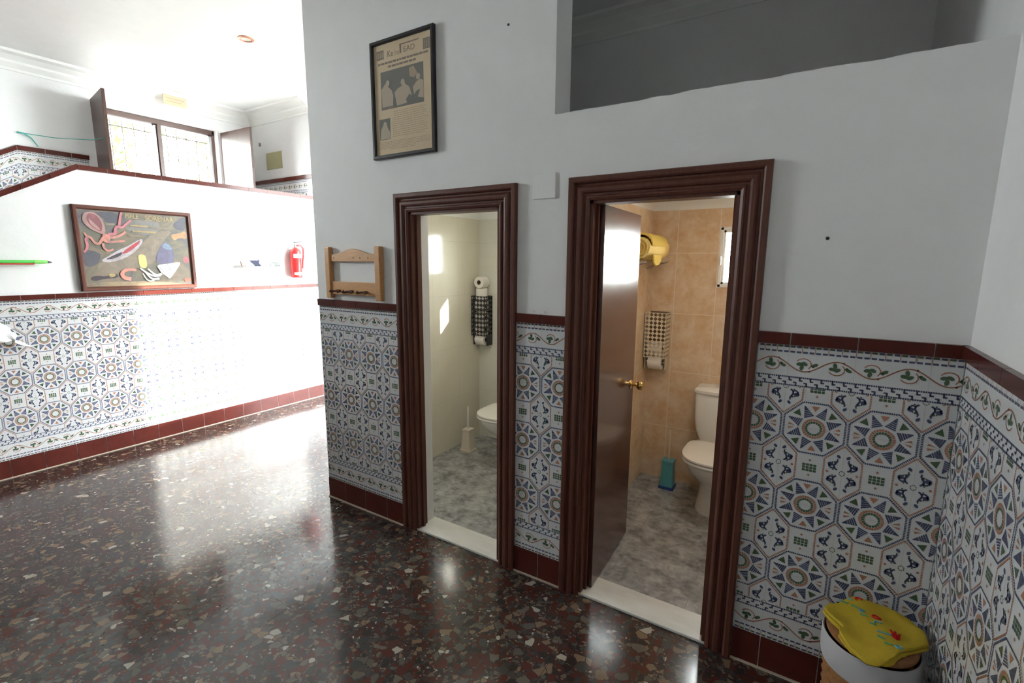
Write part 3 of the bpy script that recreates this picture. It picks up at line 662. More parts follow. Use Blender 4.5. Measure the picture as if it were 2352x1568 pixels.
# the leaf stands open about square to the wall, hinged on the left
ang = math.radians(92.5); hx, hy = -.862, YW+.055; W = .598
lf = bpy.data.objects.new('door_leaf', None); g = MB()
g.box(0, W, -.034, 0, .016, 1.893, 'door_wood'); leaf = g.build('door_leaf', e2, at=(0, 0, 0), bevel=.002)
bpy.data.objects.remove(lf)
leaf.location = (hx-WLOC[e2.name][0], hy-WLOC[e2.name][1], 0); leaf.rotation_euler = (0, 0, ang)
g = MB()
for s, y0 in ((-1, -.034), (1, 0)):
    g.lathe([(.0, y0), (.026, y0), (.026, y0+s*.004), (.020, y0+s*.007), (.011, y0+s*.010), (.010, y0+s*.030), (.016, y0+s*.036), (.026, y0+s*.046), (.028, y0+s*.056), (.024, y0+s*.068), (.012, y0+s*.074), (.0, y0+s*.075)], 'brass', (W-.055, 0, .955), 'y', 28)
WLOC[leaf.name] = (0, 0, 0); kb = g.build('door_knob', leaf); kb.location = (0, 0, 0); kb['label'] = 'round polished brass knob'
g = MB()
for z in (.25, 1.65): g.lathe([(.007, z-.05), (.007, z+.05)], 'brass', (0, .006, 0), n=12)
hg = g.build('hinges', leaf)

# ------------------------------------------------------------------ stair window with shutters and grille
wn = semp('window_1', (XS-.1, 2.78, 1.30)); ya, yb, za, zb = W1
g = MB(); t = .055
xa, xb = XS-.15, XS-.085
for p, q, r, u in ((ya, yb, za, za+t), (ya, yb, zb-t, zb), (ya, ya+t*.7, za, zb), (yb-t*.5, yb, za, zb)): g.box(xa, xb, p, q, r, u, 'win_brown')
g.build('window_frame', wn, bevel=.004)
mid = 2.75
for p, q, xo in ((ya+t*.7, mid+.012, .0), (mid-.02, yb-t*.5, .022)):
    g = MB(); s = .036; X0, X1 = XS-.142+xo, XS-.122+xo
    for y0, y1, z0, z1 in ((p, q, za+t, za+t+s), (p, q, zb-t-.012, zb-t), (p, p+s*.5, za+t, zb-t), (q-s, q, za+t, zb-t)): g.box(X0, X1, y0, y1, z0, z1, 'alu')
    sa = g.build('sash', wn)
    g = MB(); g.box((X0+X1)/2-.002, (X0+X1)/2+.002, p+s*.5, q-s, za+t+s, zb-t-.012, 'glass'); g.build('pane', sa)
g = MB(); g.box(XS-.148, XS-.075, mid+.006, mid+.042, za+t, zb-t, 'win_brown'); g.build('mullion', wn)
g = MB()
for i in range(11): y = ya+.06+i*(yb-ya-.12)/10; g.lathe([(.0055, za), (.0055, zb)], 'win_brown', (XS-.19, y, 0), n=8)
for z in (1.75, 2.45, 3.05): g.box(XS-.194, XS-.186, ya, yb, z, z+.012, 'win_brown')
g.build('grille', wn)
def shutter(y, direction, length, width_z, lab, d0):
    g = MB(); d = Vector(direction).normalized(); n = Vector((-d.y, d.x)); p = Vector((d0, y)); q = p+d*length; th = n*.028
    ring = lambda z: [(p.x, p.y, z), (q.x, q.y, z), (q.x+th.x, q.y+th.y, z), (p.x+th.x, p.y+th.y, z)]
    g.loft([ring(width_z[0]), ring(width_z[1])], 'shutter', False)
    o = g.build('shutter', wn, bevel=.003); o['label'] = lab
shutter(2.135, (.50, -.075), .52, (1.34, 3.222), 'brown wooden shutter folded back on the left side of the window', XS+.012)
shutter(3.400, (.60, .02), .60, (1.34, 3.170), 'brown wooden shutter on the right side of the window', XS+.012)

wn4 = semp('window_4', (XS-.1, 0, 2.2)); g = MB()  # unseen window, added to light the front wall from the left
for p, q, r, u in ((-.5, .5, 2.20, 2.23), (-.5, .5, 3.07, 3.10), (-.5, -.47, 2.2, 3.1), (.47, .5, 2.2, 3.1)): g.box(XS-.15, XS-.10, p, q, r, u, 'win_brown')
g.build('window_frame', wn4)
g = MB(); g.box(XS-.127, XS-.123, -.47, .47, 2.23, 3.07, 'glass'); g.build('pane', wn4)
# street door panes: lower glazed leaves and a fixed light above
dn = semp('door_3', (XC+.07, 4.77, 0))
g = MB()
for a, b, c, d in ((3.93, 5.62, 1.57, 1.60), (3.93, 3.95, 0, 1.6), (5.60, 5.62, 0, 1.6), (3.93, 5.62, 2.05, 2.07), (3.93, 5.62, 3.40, 3.42)): g.box(XC+.05, XC+.10, a, b, c, d, 'win_brown')
g.build('door_frame', dn)
g = MB(); g.box(XC+.073, XC+.077, 3.93, 5.62, 2.07, 3.40, 'glass'); g.build('pane', dn)

# ------------------------------------------------------------------ toilets
def super_ring(cx, yf, yb, hw, z, n=36, pw=2.3, flat_back=True):
    cy = (yf+yb)/2; hl = (yb-yf)/2; out = []
    for i in range(n):
        a = 2*PI*i/n; c, s = math.cos(a), math.sin(a); p = pw if (s < 0 or not flat_back) else 5
        out.append((cx+hw*math.copysign(abs(c)**(2/p), c), cy+hl*math.copysign(abs(s)**(2/p), s), z))
    return out
def make_toilet(x, label, z0=.002):
    t = thing('toilet', label, 'toilet', (x, YB, z0)); R = super_ring
    def bld(name, rings, m, parent=t, **k):
        g = MB(); g.loft([[(p[0]+x, p[1]+YB, p[2]+z0) for p in r] for r in rings], m); return g.build(name, parent, **k)
    bld('bowl', [R(0, -.43, -.10, .118, 0), R(0, -.428, -.10, .116, .02), R(0, -.42, -.10, .102, .10), R(0, -.42, -.10, .098, .17), R(0, -.46, -.10, .108, .22), R(0, -.53, -.08, .135, .27),
                 R(0, -.60, -.06, .165, .33), R(0, -.635, -.05, .178, .375), R(0, -.64, -.05, .180, .395), R(0, -.63, -.055, .172, .402)], 'porcelain')
    st = bld('seat', [R(0, -.648, -.235, .186, .404), R(0, -.652, -.23, .189, .410), R(0, -.650, -.23, .188, .418), R(0, -.645, -.235, .184, .421)], 'seat')
    bld('seat_lid', [R(0, -.645, -.235, .183, .425), R(0, -.650, -.23, .187, .431), R(0, -.648, -.23, .186, .440), R(0, -.60, -.25, .165, .446), R(0, -.50, -.28, .10, .449)], 'seat')
    rr = lambda hw, yf, z: [(p[0], p[1], z) for p in R(0, yf, -.015, hw, z, 36, 7, False)]
    bld('cistern', [rr(.145, -.165, .402), rr(.155, -.17, .43), rr(.176, -.178, .49), rr(.185, -.182, .56), rr(.190, -.185, .745), rr(.188, -.183, .75)], 'porcelain')
    cl_ = bld('cistern_lid', [rr(.193, -.19, .752), rr(.199, -.196, .758), rr(.199, -.196, .775), rr(.185, -.182, .790), rr(.10, -.14, .795)], 'porcelain')
    g = MB(); g.lathe([(.024, .795), (.024, .803), (.018, .808), (.0, .808)], 'chrome', (x, YB-.10, z0)); g.build('flush_button', cl_)
    return t
toilet_r = make_toilet(-.462, 'white close-coupled toilet with cistern in the peach-tiled right cubicle')
toilet_l = make_toilet(-2.075, 'white toilet half hidden behind the frame of the left doorway')

def make_brush(x, y, body, base, handle, label, h=.20, w0=.047, w1=.036, top=.41):
    t = thing('toilet_brush', label, 'toilet brush', (x, y, .002)); q = lambda w, z: [(x+sx*w, y+sy*w, z+.002) for sx, sy in ((-1, -1), (1, -1), (1, 1), (-1, 1))]
    g = MB(); g.loft([q(w0+.008, 0), q(w0+.008, .018)], base, False); g.build('base', t, bevel=.003)
    g = MB(); g.loft([q(w0, .018), q(w1, h-.02)], body, False); g.build('holder', t, bevel=.004)
    g = MB(); g.loft([q(w1+.004, h-.02), q(w1+.004, h)], body, False); g.build('rim', t, bevel=.003)
    g = MB(); g.tube([(x, y, h-.01), (x, y, top-.03), (x, y, top)], [.0065, .0075, .006], handle); g.build('handle', t)
    return t
make_brush(-.808, 3.46, 'teal', 'navy_pl', 'cream_pl', 'teal square toilet brush holder with white handle on blue base', .215, .045, .038, .44)
make_brush(-2.465, 3.22, 'cream_pl', 'cream_pl', 'seat', 'cream square toilet brush holder beside the left toilet', .20, .047, .035, .40)

def holed_plate(g, o, u, v, w, h, nu, nv, m, th):
    # sheet with a grid of round flower-like openings
    o, u, v = Vector(o), Vector(u), Vector(v); n = u.cross(v).normalized()*th; cw, ch = w/nu, h/nv
    for i in range(nu):
        for j in range(nv):
            cx, cy = (i+.5)*cw, (j+.5)*ch; r = min(cw, ch)*.40; K = 16; outer = []; inner = []
            for k in range(K):
                a = 2*PI*k/K; c, s = math.cos(a), math.sin(a); q = max(abs(c), abs(s)); outer.append((cx+c/q*cw/2, cy+s/q*ch/2)); rr = r*(1+.16*math.cos(4*a)); inner.append((cx+c*rr, cy+s*rr))
            for k in range(K):
                l = (k+1) % K; P4 = [outer[k], outer[l], inner[l], inner[k]]
                for off in (Vector((0, 0, 0)), n): g.face([o+u*p[0]+v*p[1]+off for p in P4], m)
                g.face([o+u*inner[k][0]+v*inner[k][1], o+u*inner[l][0]+v*inner[l][1], o+u*inner[l][0]+v*inner[l][1]+n, o+u*inner[k][0]+v*inner[k][1]+n], m)
def roll_dispenser(x0, z0, z1, m, label, nu, nv, wd=.145, dp=.125):
    t = thing('toilet_roll_dispenser', label, 'toilet roll holder', (x0+wd/2, YB, z0)); y0 = YB-dp; th = .0015
    g = MB(); holed_plate(g, (x0, y0, z0), (1, 0, 0), (0, 0, 1), wd, z1-z0, nu, nv, m, th); g.build('front_panel', t)
    for xx, nm in ((x0, 'side_panel'), (x0+wd, 'side_panel')):
        g = MB(); holed_plate(g, (xx, y0, z0), (0, 1, 0), (0, 0, 1), dp-.004, z1-z0, nu, nv, m, th); g.build(nm, t)
    g = MB(); g.box(x0, x0+wd, YB-.004, YB-.001, z0-.09, z1, 'brown_metal' if m == 'beige_metal' else m)
    g.build('back_plate', t)
    g = MB()
    for xx in (x0, x0+wd-.002): g.box(xx, xx+.002, y0+.03, YB-.004, z0-.09, z0, m)
    g.tube([(x0, YB-.064, z0-.040), (x0+wd, YB-.064, z0-.040)], .006, m); g.build('roll_bar', t)
    return t
def make_roll(c, axis, label, group=None, r=.052, wd=.098, rot=None):
    t = thing('toilet_roll', label, 'toilet roll', c, group)
    g = MB(); h = wd/2; g.lathe([(.021, -h), (r-.003, -h), (r, -h+.003), (r, h-.003), (r-.003, h), (.021, h), (.021, -h)], 'tissue', c, axis, 32, caps=False); g.build('tissue', t)
    g = MB(); g.lathe([(.019, -h+.001), (.0208, -h+.001), (.0208, h-.001), (.019, h-.001), (.019, -h+.001)], 'core', c, axis, 24, caps=False); g.build('cardboard_core', t)
    if rot: t.rotation_euler = rot
    return t
roll_dispenser(-2.615, .980, 1.335, 'black_metal', 'black perforated toilet roll holder on the back wall of the left cubicle', 4, 9)
xc, yc = -2.5425, YB-.064
make_roll((xc, yc, .940), 'x', 'toilet roll hanging at the bottom of the black perforated holder')
for k, z in enumerate((1.036, 1.141, 1.246)):
    make_roll((xc, yc, z), 'x', ('toilet roll inside the black holder, lowest of the stored three', 'toilet roll inside the black holder, middle of the stored three', 'toilet roll inside the black holder, uppermost of the stored three')[k], 'toilet rolls stored inside the black holder')
make_roll((xc, yc, 1.336+.016), 'z', 'toilet roll lying flat just proud of the top of the black holder', None, .052, .098)
make_roll((xc+.002, yc, 1.402+.0525), 'y', 'toilet roll standing on edge on top of the black holder')
roll_dispenser(-1.040, .955, 1.285, 'beige_metal', 'beige perforated toilet roll holder on the peach-tiled back wall', 5, 11, .15)
make_roll((-.965, YB-.064, .915), 'x', 'toilet roll hanging at the bottom of the beige perforated holder')
make_roll((-.965, YB-.064, 1.018), 'x', 'toilet roll stored inside the beige perforated holder')

# rolled towel on a wall rack in the right cubicle
t = thing('towel_rack', 'chrome towel rack on the side wall of the peach-tiled cubicle', 'towel rack', (-1.05, 3.25, 1.63))
g = MB()
for x in (-1.02, -.965, -.91): g.tube([(x, 2.99, 1.650), (x, 3.52, 1.650)], .005, 'chrome', 8)
g.build('rack_rail', t)
for y in (3.03, 3.48):
    g = MB(); g.tube([(-1.049, y, 1.60), (-1.03, y, 1.610), (-.905, y, 1.644)], .006, 'chrome', 8); g.tube([(-1.049, y, 1.644), (-.905, y, 1.644)], .004, 'chrome', 8); g.build('bracket', t)
t = thing('rolled_towel', 'yellow towels rolled up on the rack above the roll holder', 'towel', (-.965, 3.25, 1.655))
g = MB(); c = (-.962, 0, 1.730); rings = []
for k in range(17):
    y = 3.02+.46*k/16; f = 1-.10*(abs(k-8)/8)**3+random.uniform(-.02, .02); rings.append([(c[0]+.073*f*math.cos(2*PI*i/28+.2), y+.01*math.sin(3*2*PI*i/28), c[2]+.072*f*math.sin(2*PI*i/28+.2)) for i in range(28)])
g.loft(rings, 'towel2'); g.build('towel_roll', t)
g = MB(); sp = []
for i in range(60):
    a = .3*i; r = .010+.00095*i; sp.append((c[0]+r*math.cos(a), 3.013, c[2]+r*math.sin(a)))
g.tube(sp, .0042, 'towel3', 6); g.build('spiral_end', t)
g = MB(); R0 = .080; prof = []
for i in range(12): a = PI*.80-PI*1.1*i/11; prof.append((c[0]+R0*math.cos(a), c[2]+.002+R0*math.sin(a)))
rings = []
for (px, pz) in prof[:7]+[(-.893, 1.765), (-.886, 1.745)]: rings.append([(px, 3.03, pz), (px, 3.40, pz), (px+.004, 3.38, pz+.013), (px+.004, 3.03, pz+.013)])
g.loft(rings, 'towel3', True); g.build('folded_flap', t)
g = MB(); g.prism([(3.05, 1.69), (3.24, 1.69), (3.225, 1.65), (3.18, 1.625), (3.11, 1.618), (3.07, 1.635)], -.893, -.879, 'towel3', 'x'); g.build('hanging_corner', t, bevel=.006, seg=3)

for x, l in ((-1.93, 'square glowing fill panel added to the ceiling of the left toilet'), (-.40, 'square glowing fill panel added to the ceiling of the right toilet')):  # unseen glowing panels, added to brighten the toilets beyond their small windows
    t = thing('added_fill_panel', l, 'ceiling light', (x, 2.60, 2.112))
    g = MB(); g.box(x-.17, x+.17, 2.43, 2.77, 2.090, 2.1115, 'smooth'); g.build('fill_panel_frame', t, bevel=.004)
    g = MB(); g.box(x-.15, x+.15, 2.45, 2.75, 2.080, 2.0895, 'lamp'); g.build('fill_emitter', t)

# ------------------------------------------------------------------ framed newspaper page
x0, x1, z0, z1 = -2.198, -1.741, 2.200, 2.808
t = thing('framed_newspaper', 'yellowed newspaper page in a thin black frame above the left doorway', 'picture', ((x0+x1)/2, YW, (z0+z1)/2))
g = MB(); prof = [(0, .003), (0, .022), (.004, .026), (.016, .026), (.021, .018), (.021, .003)]
path = [(x0, z0, 1, 1), (x1, z0, -1, 1), (x1, z1, -1, -1), (x0, z1, 1, -1), (x0, z0, 1, 1)]
rings = [[(px+sx*u, YW-v, pz+sz*u) for u, v in prof] for px, pz, sx, sz in path]
for a, b in zip(rings, rings[1:]): g.loft([a, b], 'black_frame', False, False, False)
g.build('frame', t)
def text(body, size, m, parent, name='lettering', loc=(0, 0, 0), rot=(PI/2, 0, 0), sx=1, ext=.0002):
    cu = bpy.data.curves.new('letters', 'FONT'); cu.body = body; cu.size = size; cu.extrude = ext; cu.space_character = 1.0
    o = bpy.data.objects.new('letters', cu); COL.objects.link(o); bpy.context.view_layer.update()
    me = bpy.data.meshes.new_from_object(o.evaluated_get(bpy.context.evaluated_depsgraph_get())); bpy.data.objects.remove(o)
    me.materials.clear(); me.materials.append(M[m] if isinstance(m, str) else m)
    r = bpy.data.objects.new(name, me); COL.objects.link(r); r.parent = parent
    pl = WLOC[parent.name]; r.location = (loc[0]-pl[0], loc[1]-pl[1], loc[2]-pl[2]); r.rotation_euler = rot; r.scale = (sx, 1, 1); return r
a0, a1, c0, c1 = x0+.018, x1-.018, z0+.018, z1-.018; PW, PH = a1-a0, c1-c0
g = MB(); g.box(a0, a1, YW-.012, YW-.004, c0, c1, 'paper')
U = lambda u: a0+u*PW; V = lambda v: c1-v*PH
def quad(u0, u1, v0, v1, m, lay=1): g.face([(U(u0), YW-.012-.0003*lay, V(v1)), (U(u1), YW-.012-.0003*lay, V(v1)), (U(u1), YW-.012-.0003*lay, V(v0)), (U(u0), YW-.012-.0003*lay, V(v0))], m)
def poly(pts, m, lay=2): g.face([(U(u), YW-.012-.0003*lay, V(v)) for u, v in pts], m)
rnd = random.Random(3)
quad(.06, .19, .055, .135, 'ink1'); quad(.86, .97, .060, .150, 'ink1')
for i in range(3): quad(.075+.04*i, .10+.04*i, .07, .12, 'ink2', 2)
for u in (.875, .91, .945): quad(u, u+.012, .072, .138, 'ink2', 2)
quad(.47, .80, .045, .055, 'ink1'); quad(.47, .50, .045, .125, 'ink1')
def words(u0, u1, v, h, m, wl=(.02, .06)):
    u = u0
    while u < u1: w_ = min(rnd.uniform(*wl), u1-u); quad(u, u+w_, v, v+h, m); u += w_+.009
words(.08, .95, .165, .018, 'ink1', (.03, .09)); words(.26, .74, .202, .018, 'ink1', (.03, .09))
quad(.12, .86, .245, .585, 'ink3')
# three pale figures and an open jacket in the printed photograph
poly([(.125, .40), (.16, .38), (.20, .355), (.25, .385), (.31, .42), (.34, .47), (.33, .56), (.14, .56)], 'ink4')
poly([(.36, .45), (.42, .42), (.50, .405), (.52, .37), (.56, .40), (.62, .43), (.66, .50), (.62, .56), (.40, .57)], 'ink4')
poly([(.68, .44), (.74, .40), (.80, .385), (.855, .40), (.855, .55), (.70, .52)], 'ink4')
disc_pts = lambda cu, cv, ru, rv: [(cu+ru*math.cos(2*PI*i/10), cv+rv*math.sin(2*PI*i/10)) for i in range(10)]
for cu, cv in ((.245, .355), (.51, .375), (.77, .36)): poly(disc_pts(cu, cv, .035, .028), 'ink4', 3)
poly([(.62, .27), (.70, .26), (.76, .33), (.70, .36), (.63, .34)], 'ink2', 3)
poly([(.56, .53), (.62, .49), (.68, .52), (.74, .48), (.80, .47), (.76, .53), (.66, .57), (.58, .57)], 'ink3', 4)
quad(.14, .36, .565, .585, 'ink1', 3)
quad(.07, .27, .665, .855, 'ink3'); poly([(.08, .85), (.10, .76), (.14, .72), (.16, .69), (.20, .70), (.22, .75), (.26, .79), (.265, .85)], 'ink4')
for i in range(13):
    v = .612+i*.0185
    words(.31 if v > .65 else .34, .95-.1*rnd.random(), v, .006, 'ink2', (.02, .05))
for i in range(6): words(.06+.2*(i > 4), .95-.25*(i > 3), .875+i*.014, .006, 'ink2', (.02, .05))
g.build('newspaper_page', t)
text('Ke', .045, 'ink1', t, loc=(U(.25), YW-.0126, V(.128)), sx=.9); text('he', .040, 'ink2', t, loc=(U(.38), YW-.0126, V(.128)), sx=.9)
text('EAD', .038, 'ink1', t, loc=(U(.53), YW-.0126, V(.122)), sx=1.15)

# ------------------------------------------------------------------ octopus painting
y0, y1, z0, z1 = 1.466, 2.322, 1.376, 2.060
t = thing('painting', 'framed dark seafood painting with a pink octopus and yellow lettering', 'painting', (XL, (y0+y1)/2, z0))
g = MB(); prof = [(0, .004), (0, .034), (.006, .038), (.024, .038), (.034, .026), (.034, .004)]
path = [(y0, z0, 1, 1), (y1, z0, -1, 1), (y1, z1, -1, -1), (y0, z1, 1, -1), (y0, z0, 1, 1)]
rings = [[(XL+v, py+sy*u, pz+sz*u) for u, v in prof] for py, pz, sy, sz in path]
for a, b in zip(rings, rings[1:]): g.loft([a, b], 'dark_wood', False, False, False)
g.build('frame', t)
def paint_mat():
    m = mat('painted_dark_seabed', (.12, .11, .12), .4); v = coord(m, (1, 1, 1)); n = noise(m, v, 5, 6, .65, .8)
    r = ramp(m, n.outputs[0], [(.25, (.060, .060, .085)), (.42, (.115, .11, .115)), (.52, (.16, .14, .10)), (.62, (.21, .16, .12)), (.75, (.14, .09, .10))]); LK(m, r.outputs[0], BS(m).inputs['Base Color']); return m
P['bg'] = paint_mat()
g = MB(); g.box(XL+.010, XL+.020, y0+.02, y1-.02, z0+.02, z1-.02, P['bg'])
lay = [0]
def area(key, m):
    lay[0] += 1; pts = PAINT_AREAS[key]; X = XL+.020+.00025*lay[0]; n = len(pts); sm = []
    for i in range(n):   # one round of corner cutting for a brushed outline
        a, b = pts[i], pts[(i+1) % n]; sm += [(a[0]*.75+b[0]*.25, a[1]*.75+b[1]*.25), (a[0]*.25+b[0]*.75, a[1]*.25+b[1]*.75)]
    cl = lambda v, a, b: max(a, min(b, v))
    g.face([(X, cl(p[0], y0+.03, y1-.03), cl(p[1], z0+.03, z1-.03)) for p in sm], P[m])
def brush(key, m, w0, w1=None):
    lay[0] += 1; pts = [Vector(p) for p in PAINT_STROKES[key]]; w1 = w1 or w0; X = XL+.020+.00025*lay[0]
    fine = []
    for i in range(len(pts)-1):
        p0, p1, p2, p3 = pts[max(i-1, 0)], pts[i], pts[i+1], pts[min(i+2, len(pts)-1)]
        for k in range(5):
            s = k/5; fine.append(.5*((2*p1)+(p2-p0)*s+(2*p0-5*p1+4*p2-p3)*s*s+(3*p1-p0-3*p2+p3)*s**3))
    fine.append(pts[-1]); L_, R_ = [], []
    for i, p in enumerate(fine):
        d = (fine[min(i+1, len(fine)-1)]-fine[max(i-1, 0)]).normalized(); w_ = (w0+(w1-w0)*i/(len(fine)-1))/2; L_.append(p+Vector((-d.y, d.x))*w_); R_.append(p-Vector((-d.y, d.x))*w_)
    for i in range(len(fine)-1): g.face([(X, q.x, q.y) for q in (L_[i], R_[i], R_[i+1], L_[i+1])], P[m])
for k, m in (('navyTL', 'navy'), ('olive', 'olive'), ('grey', 'grey'), ('tan', 'tan'), ('navyL', 'navy'), ('navyTR', 'navy'), ('sand', 'sand'), ('blue', 'violet'), ('blue2', 'sky'), ('fish', 'fish'), ('pink', 'pink'), ('rust', 'rust'),
             ('dark', 'dark'), ('orange', 'mustard'), ('yel', 'yel'), ('sh1', 'shell'), ('sh2', 'dark'), ('sh3', 'red'), ('head', 'head'), ('head2', 'head2'), ('head3', 'head')): area(k, m)
for k, m, a, b in (('a1', 'salmon', .022, .012), ('a2', 'rose', .020, .016), ('a3', 'rose', .026, .014), ('a4', 'rose', .018, .016), ('a5', 'salmon', .020, .016), ('a6', 'salmon', .022, .014), ('a7', 'salmon', .016, .014)): brush(k, m, a, b)
area('body', 'salmon'); brush('shr', 'coral', .020, .032)
area('fan', 'white')
for k, w_ in (('w1', .012), ('w2', .012), ('w3', .012), ('w4', .008)): brush(k, 'white', w_, w_*1.6)
for k in ('v1', 'v2'): brush(k, 'shell', .004)
for k in ('l1', 'l2', 'l3', 'l4', 'l5', 'l6'): brush(k, 'mustard' if k in ('l3', 'l1') else 'tan', .013)
g.build('canvas', t)
text('MALE', .060, P['mustard'], t, loc=(XL+.031, 1.812, 1.978), rot=(PI/2, 0, PI/2), sx=.66); text('SORENAR', .062, P['mustard'], t, loc=(XL+.031, 1.955, 1.968), rot=(PI/2, 0, PI/2), sx=.80)

# ------------------------------------------------------------------ coat rack
t = thing('coat_rack', 'honey-coloured pine coat rack with three dark pegs beside the left doorway', 'coat rack', (-2.415, YW, 1.40))
for a, b in ((-2.665, -2.618), (-2.215, -2.167)):
    g = MB(); g.box(a, b, YW-.034, YW-.001, 1.402, 1.722, 'pine'); g.build('post', t, bevel=.007, seg=3)
g = MB(); pr = [(-2.62, 1.632), (-2.213, 1.632)]+[(-2.213-.407*i/20, 1.675+.034*(.5-.5*math.cos(2*PI*i/20))**1.3) for i in range(21)]
g.prism(pr, YW-.024, YW-.006, 'pine'); trl = g.build('top_rail', t, bevel=.002)
g = MB(); g.box(-2.62, -2.213, YW-.024, YW-.006, 1.428, 1.508, 'pine'); brl = g.build('bottom_rail', t, bevel=.002)
for x in (-2.545, -2.425, -2.300):
    g = MB(); g.lathe([(.010, YW-.024), (.008, YW-.034), (.007, YW-.05), (.0085, YW-.056)], 'peg', (x, 0, 1.450), 'y', 14)
    for s in (-1, 1): g.tube([(x, YW-.045, 1.450), (x+s*.016, YW-.052, 1.450), (x+s*.030, YW-.062, 1.446), (x+s*.036, YW-.070, 1.455)], [.0075, .0065, .0075, .0105], 'peg', 10)
    g.build('peg', brl)
for x in (-2.585, -2.405, -2.345, -2.275):
    g = MB(); g.lathe([(.0055, YW-.0248), (.0055, YW-.023)], 'peg', (x, 0, 1.655), 'y', 10); g.build('screw_hole', trl)

# ------------------------------------------------------------------ blank cover plate between the doors
g = MB(); g.box(-1.163, -1.045, YW-.008, YW-.001, 1.926, 2.041, 'switch'); o = g.build('cover_plate', at=(-1.104, YW, 1.926), bevel=.003)
tag(o, 'square white blank cover plate on the wall between the doorways', 'cover plate')
for x, z, l in ((.013, 1.727, 'small dark nail hole in the bare wall right of the doors'), (-1.308, 2.707, 'small dark nail hole high beside the framed newspaper')):
    g = MB(); g.lathe([(.006, YW-.0015), (.004, YW-.0005), (0, YW-.0005)], 'black', (x, 0, z), 'y', 10); tag(g.build('nail_hole', at=(x, YW, z)), l, 'nail hole')
for x, l in ((-1.151, 'grey screw plug above the cap tiles between the doors, left of the two'), (-1.089, 'grey screw plug above the cap tiles between the doors, right of the two')):
    g = MB(); g.lathe([(.007, YW-.003), (.005, YW-.0005), (0, YW-.0005)], 'alu', (x, 0, 1.402), 'y', 10); tag(g.build('screw_plug', at=(x, YW, 1.402)), l, 'screw plug', 'screw plugs between the doors')

# ------------------------------------------------------------------ fire extinguisher
ex, ey, ez = XL+.082, 3.345, 1.445
t = thing('fire_extinguisher', 'red fire extinguisher hanging on the overexposed left wall', 'fire extinguisher', (ex, ey, ez))
g = MB(); g.lathe([(.050, 0), (.058, .006), (.060, .014), (.060, .26), (.056, .285), (.042, .310), (.022, .324), (.018, .330)], 'red', (ex, ey, ez)); cyl = g.build('cylinder', t)
g = MB(); g.lathe([(.018, .328), (.018, .350), (.014, .352), (.014, .372)], 'chrome', (ex, ey, ez), n=16); g.build('valve', t)
g = MB(); g.prism([(ey-.012, ez+.352), (ey+.085, ez+.352), (ey+.088, ez+.362), (ey-.012, ez+.366)], ex-.010, ex+.010, 'black', 'x'); g.prism([(ey-.01, ez+.378), (ey+.075, ez+.392), (ey+.075, ez+.402), (ey-.012, ez+.392)], ex-.009, ex+.009, 'black', 'x'); g.build('handle', t)
g = MB(); g.tube([(ex+.01, ey, ez+.345), (ex+.02, ey+.05, ez+.352), (ex+.018, ey+.085, ez+.325), (ex+.012, ey+.088, ez+.25), (ex+.01, ey+.075, ez+.16), (ex+.01, ey+.070, ez+.10)], [.009, .009, .009, .009, .010, .013], 'red', 10); g.build('hose', t)
for z, h in ((.215, .045), (.03, .03)):
    g = MB(); rings = [[(ex+.0606*math.cos(a), ey+.0606*math.sin(a), ez+zz) for a in [-1.0+2.2*i/10 for i in range(11)]] for zz in (z, z+h)]; g.loft(rings, 'label_w', True, False, False, False); g.build('label', cyl)
g = MB(); g.box(XL+.001, ex-.052, ey-.02, ey+.02, ez+.24, ez+.31, 'chrome'); g.build('wall_bracket', t)

# ------------------------------------------------------------------ leaflet shelf with leaflets
g = MB(); g.box(XL+.001, XL+.16, 2.70, 3.15, 1.556, 1.572, 'smooth'); o = g.build('wall_shelf', at=(XL+.08, 2.925, 1.556), bevel=.003); tag(o, 'small white wall shelf left of the fire extinguisher', 'shelf')
def book_mat(c1, c2, nm):
    m = mat(nm, c1, .35); v = coord(m, (1, 1, 1)); n = noise(m, v, 12, 2); r = ramp(m, n.outputs[0], [(.45, c1), (.55, c2)], 'CONSTANT'); LK(m, r.outputs[0], BS(m).inputs['Base Color']); return m
bk = [((.45, .40, .33), (.3, .2, .14), 2.775, .10, 'beige', .055), ((.035, .04, .08), (.45, .46, .5), 2.865, -.25, 'navy and white', .060), ((.32, .38, .5), (.45, .3, .26), 2.965, .2, 'pale blue', .075), ((.10, .11, .10), (.4, .4, .4), 3.085, -.15, 'dark grey', .045)]
for i, (c1, c2, y, r, nm, hh) in enumerate(bk):
    m = book_mat(c1, c2, 'leaflet_cover_%s' % nm.split()[0]); g = MB(); g.box(-.008, .008, -.052, .052, 0, hh, m); g.box(-.006, .006, -.0515, .0515, .001, hh+.0005, 'label_w')
    o = g.build('leaflet_stack', bevel=.001); o.location = (XL+.100, y, 1.5735); o.rotation_euler = (0, -.35, r); tag(o, 'bundle of %s leaflets leaning on the white wall shelf' % nm, 'leaflets', 'leaflets on the wall shelf')

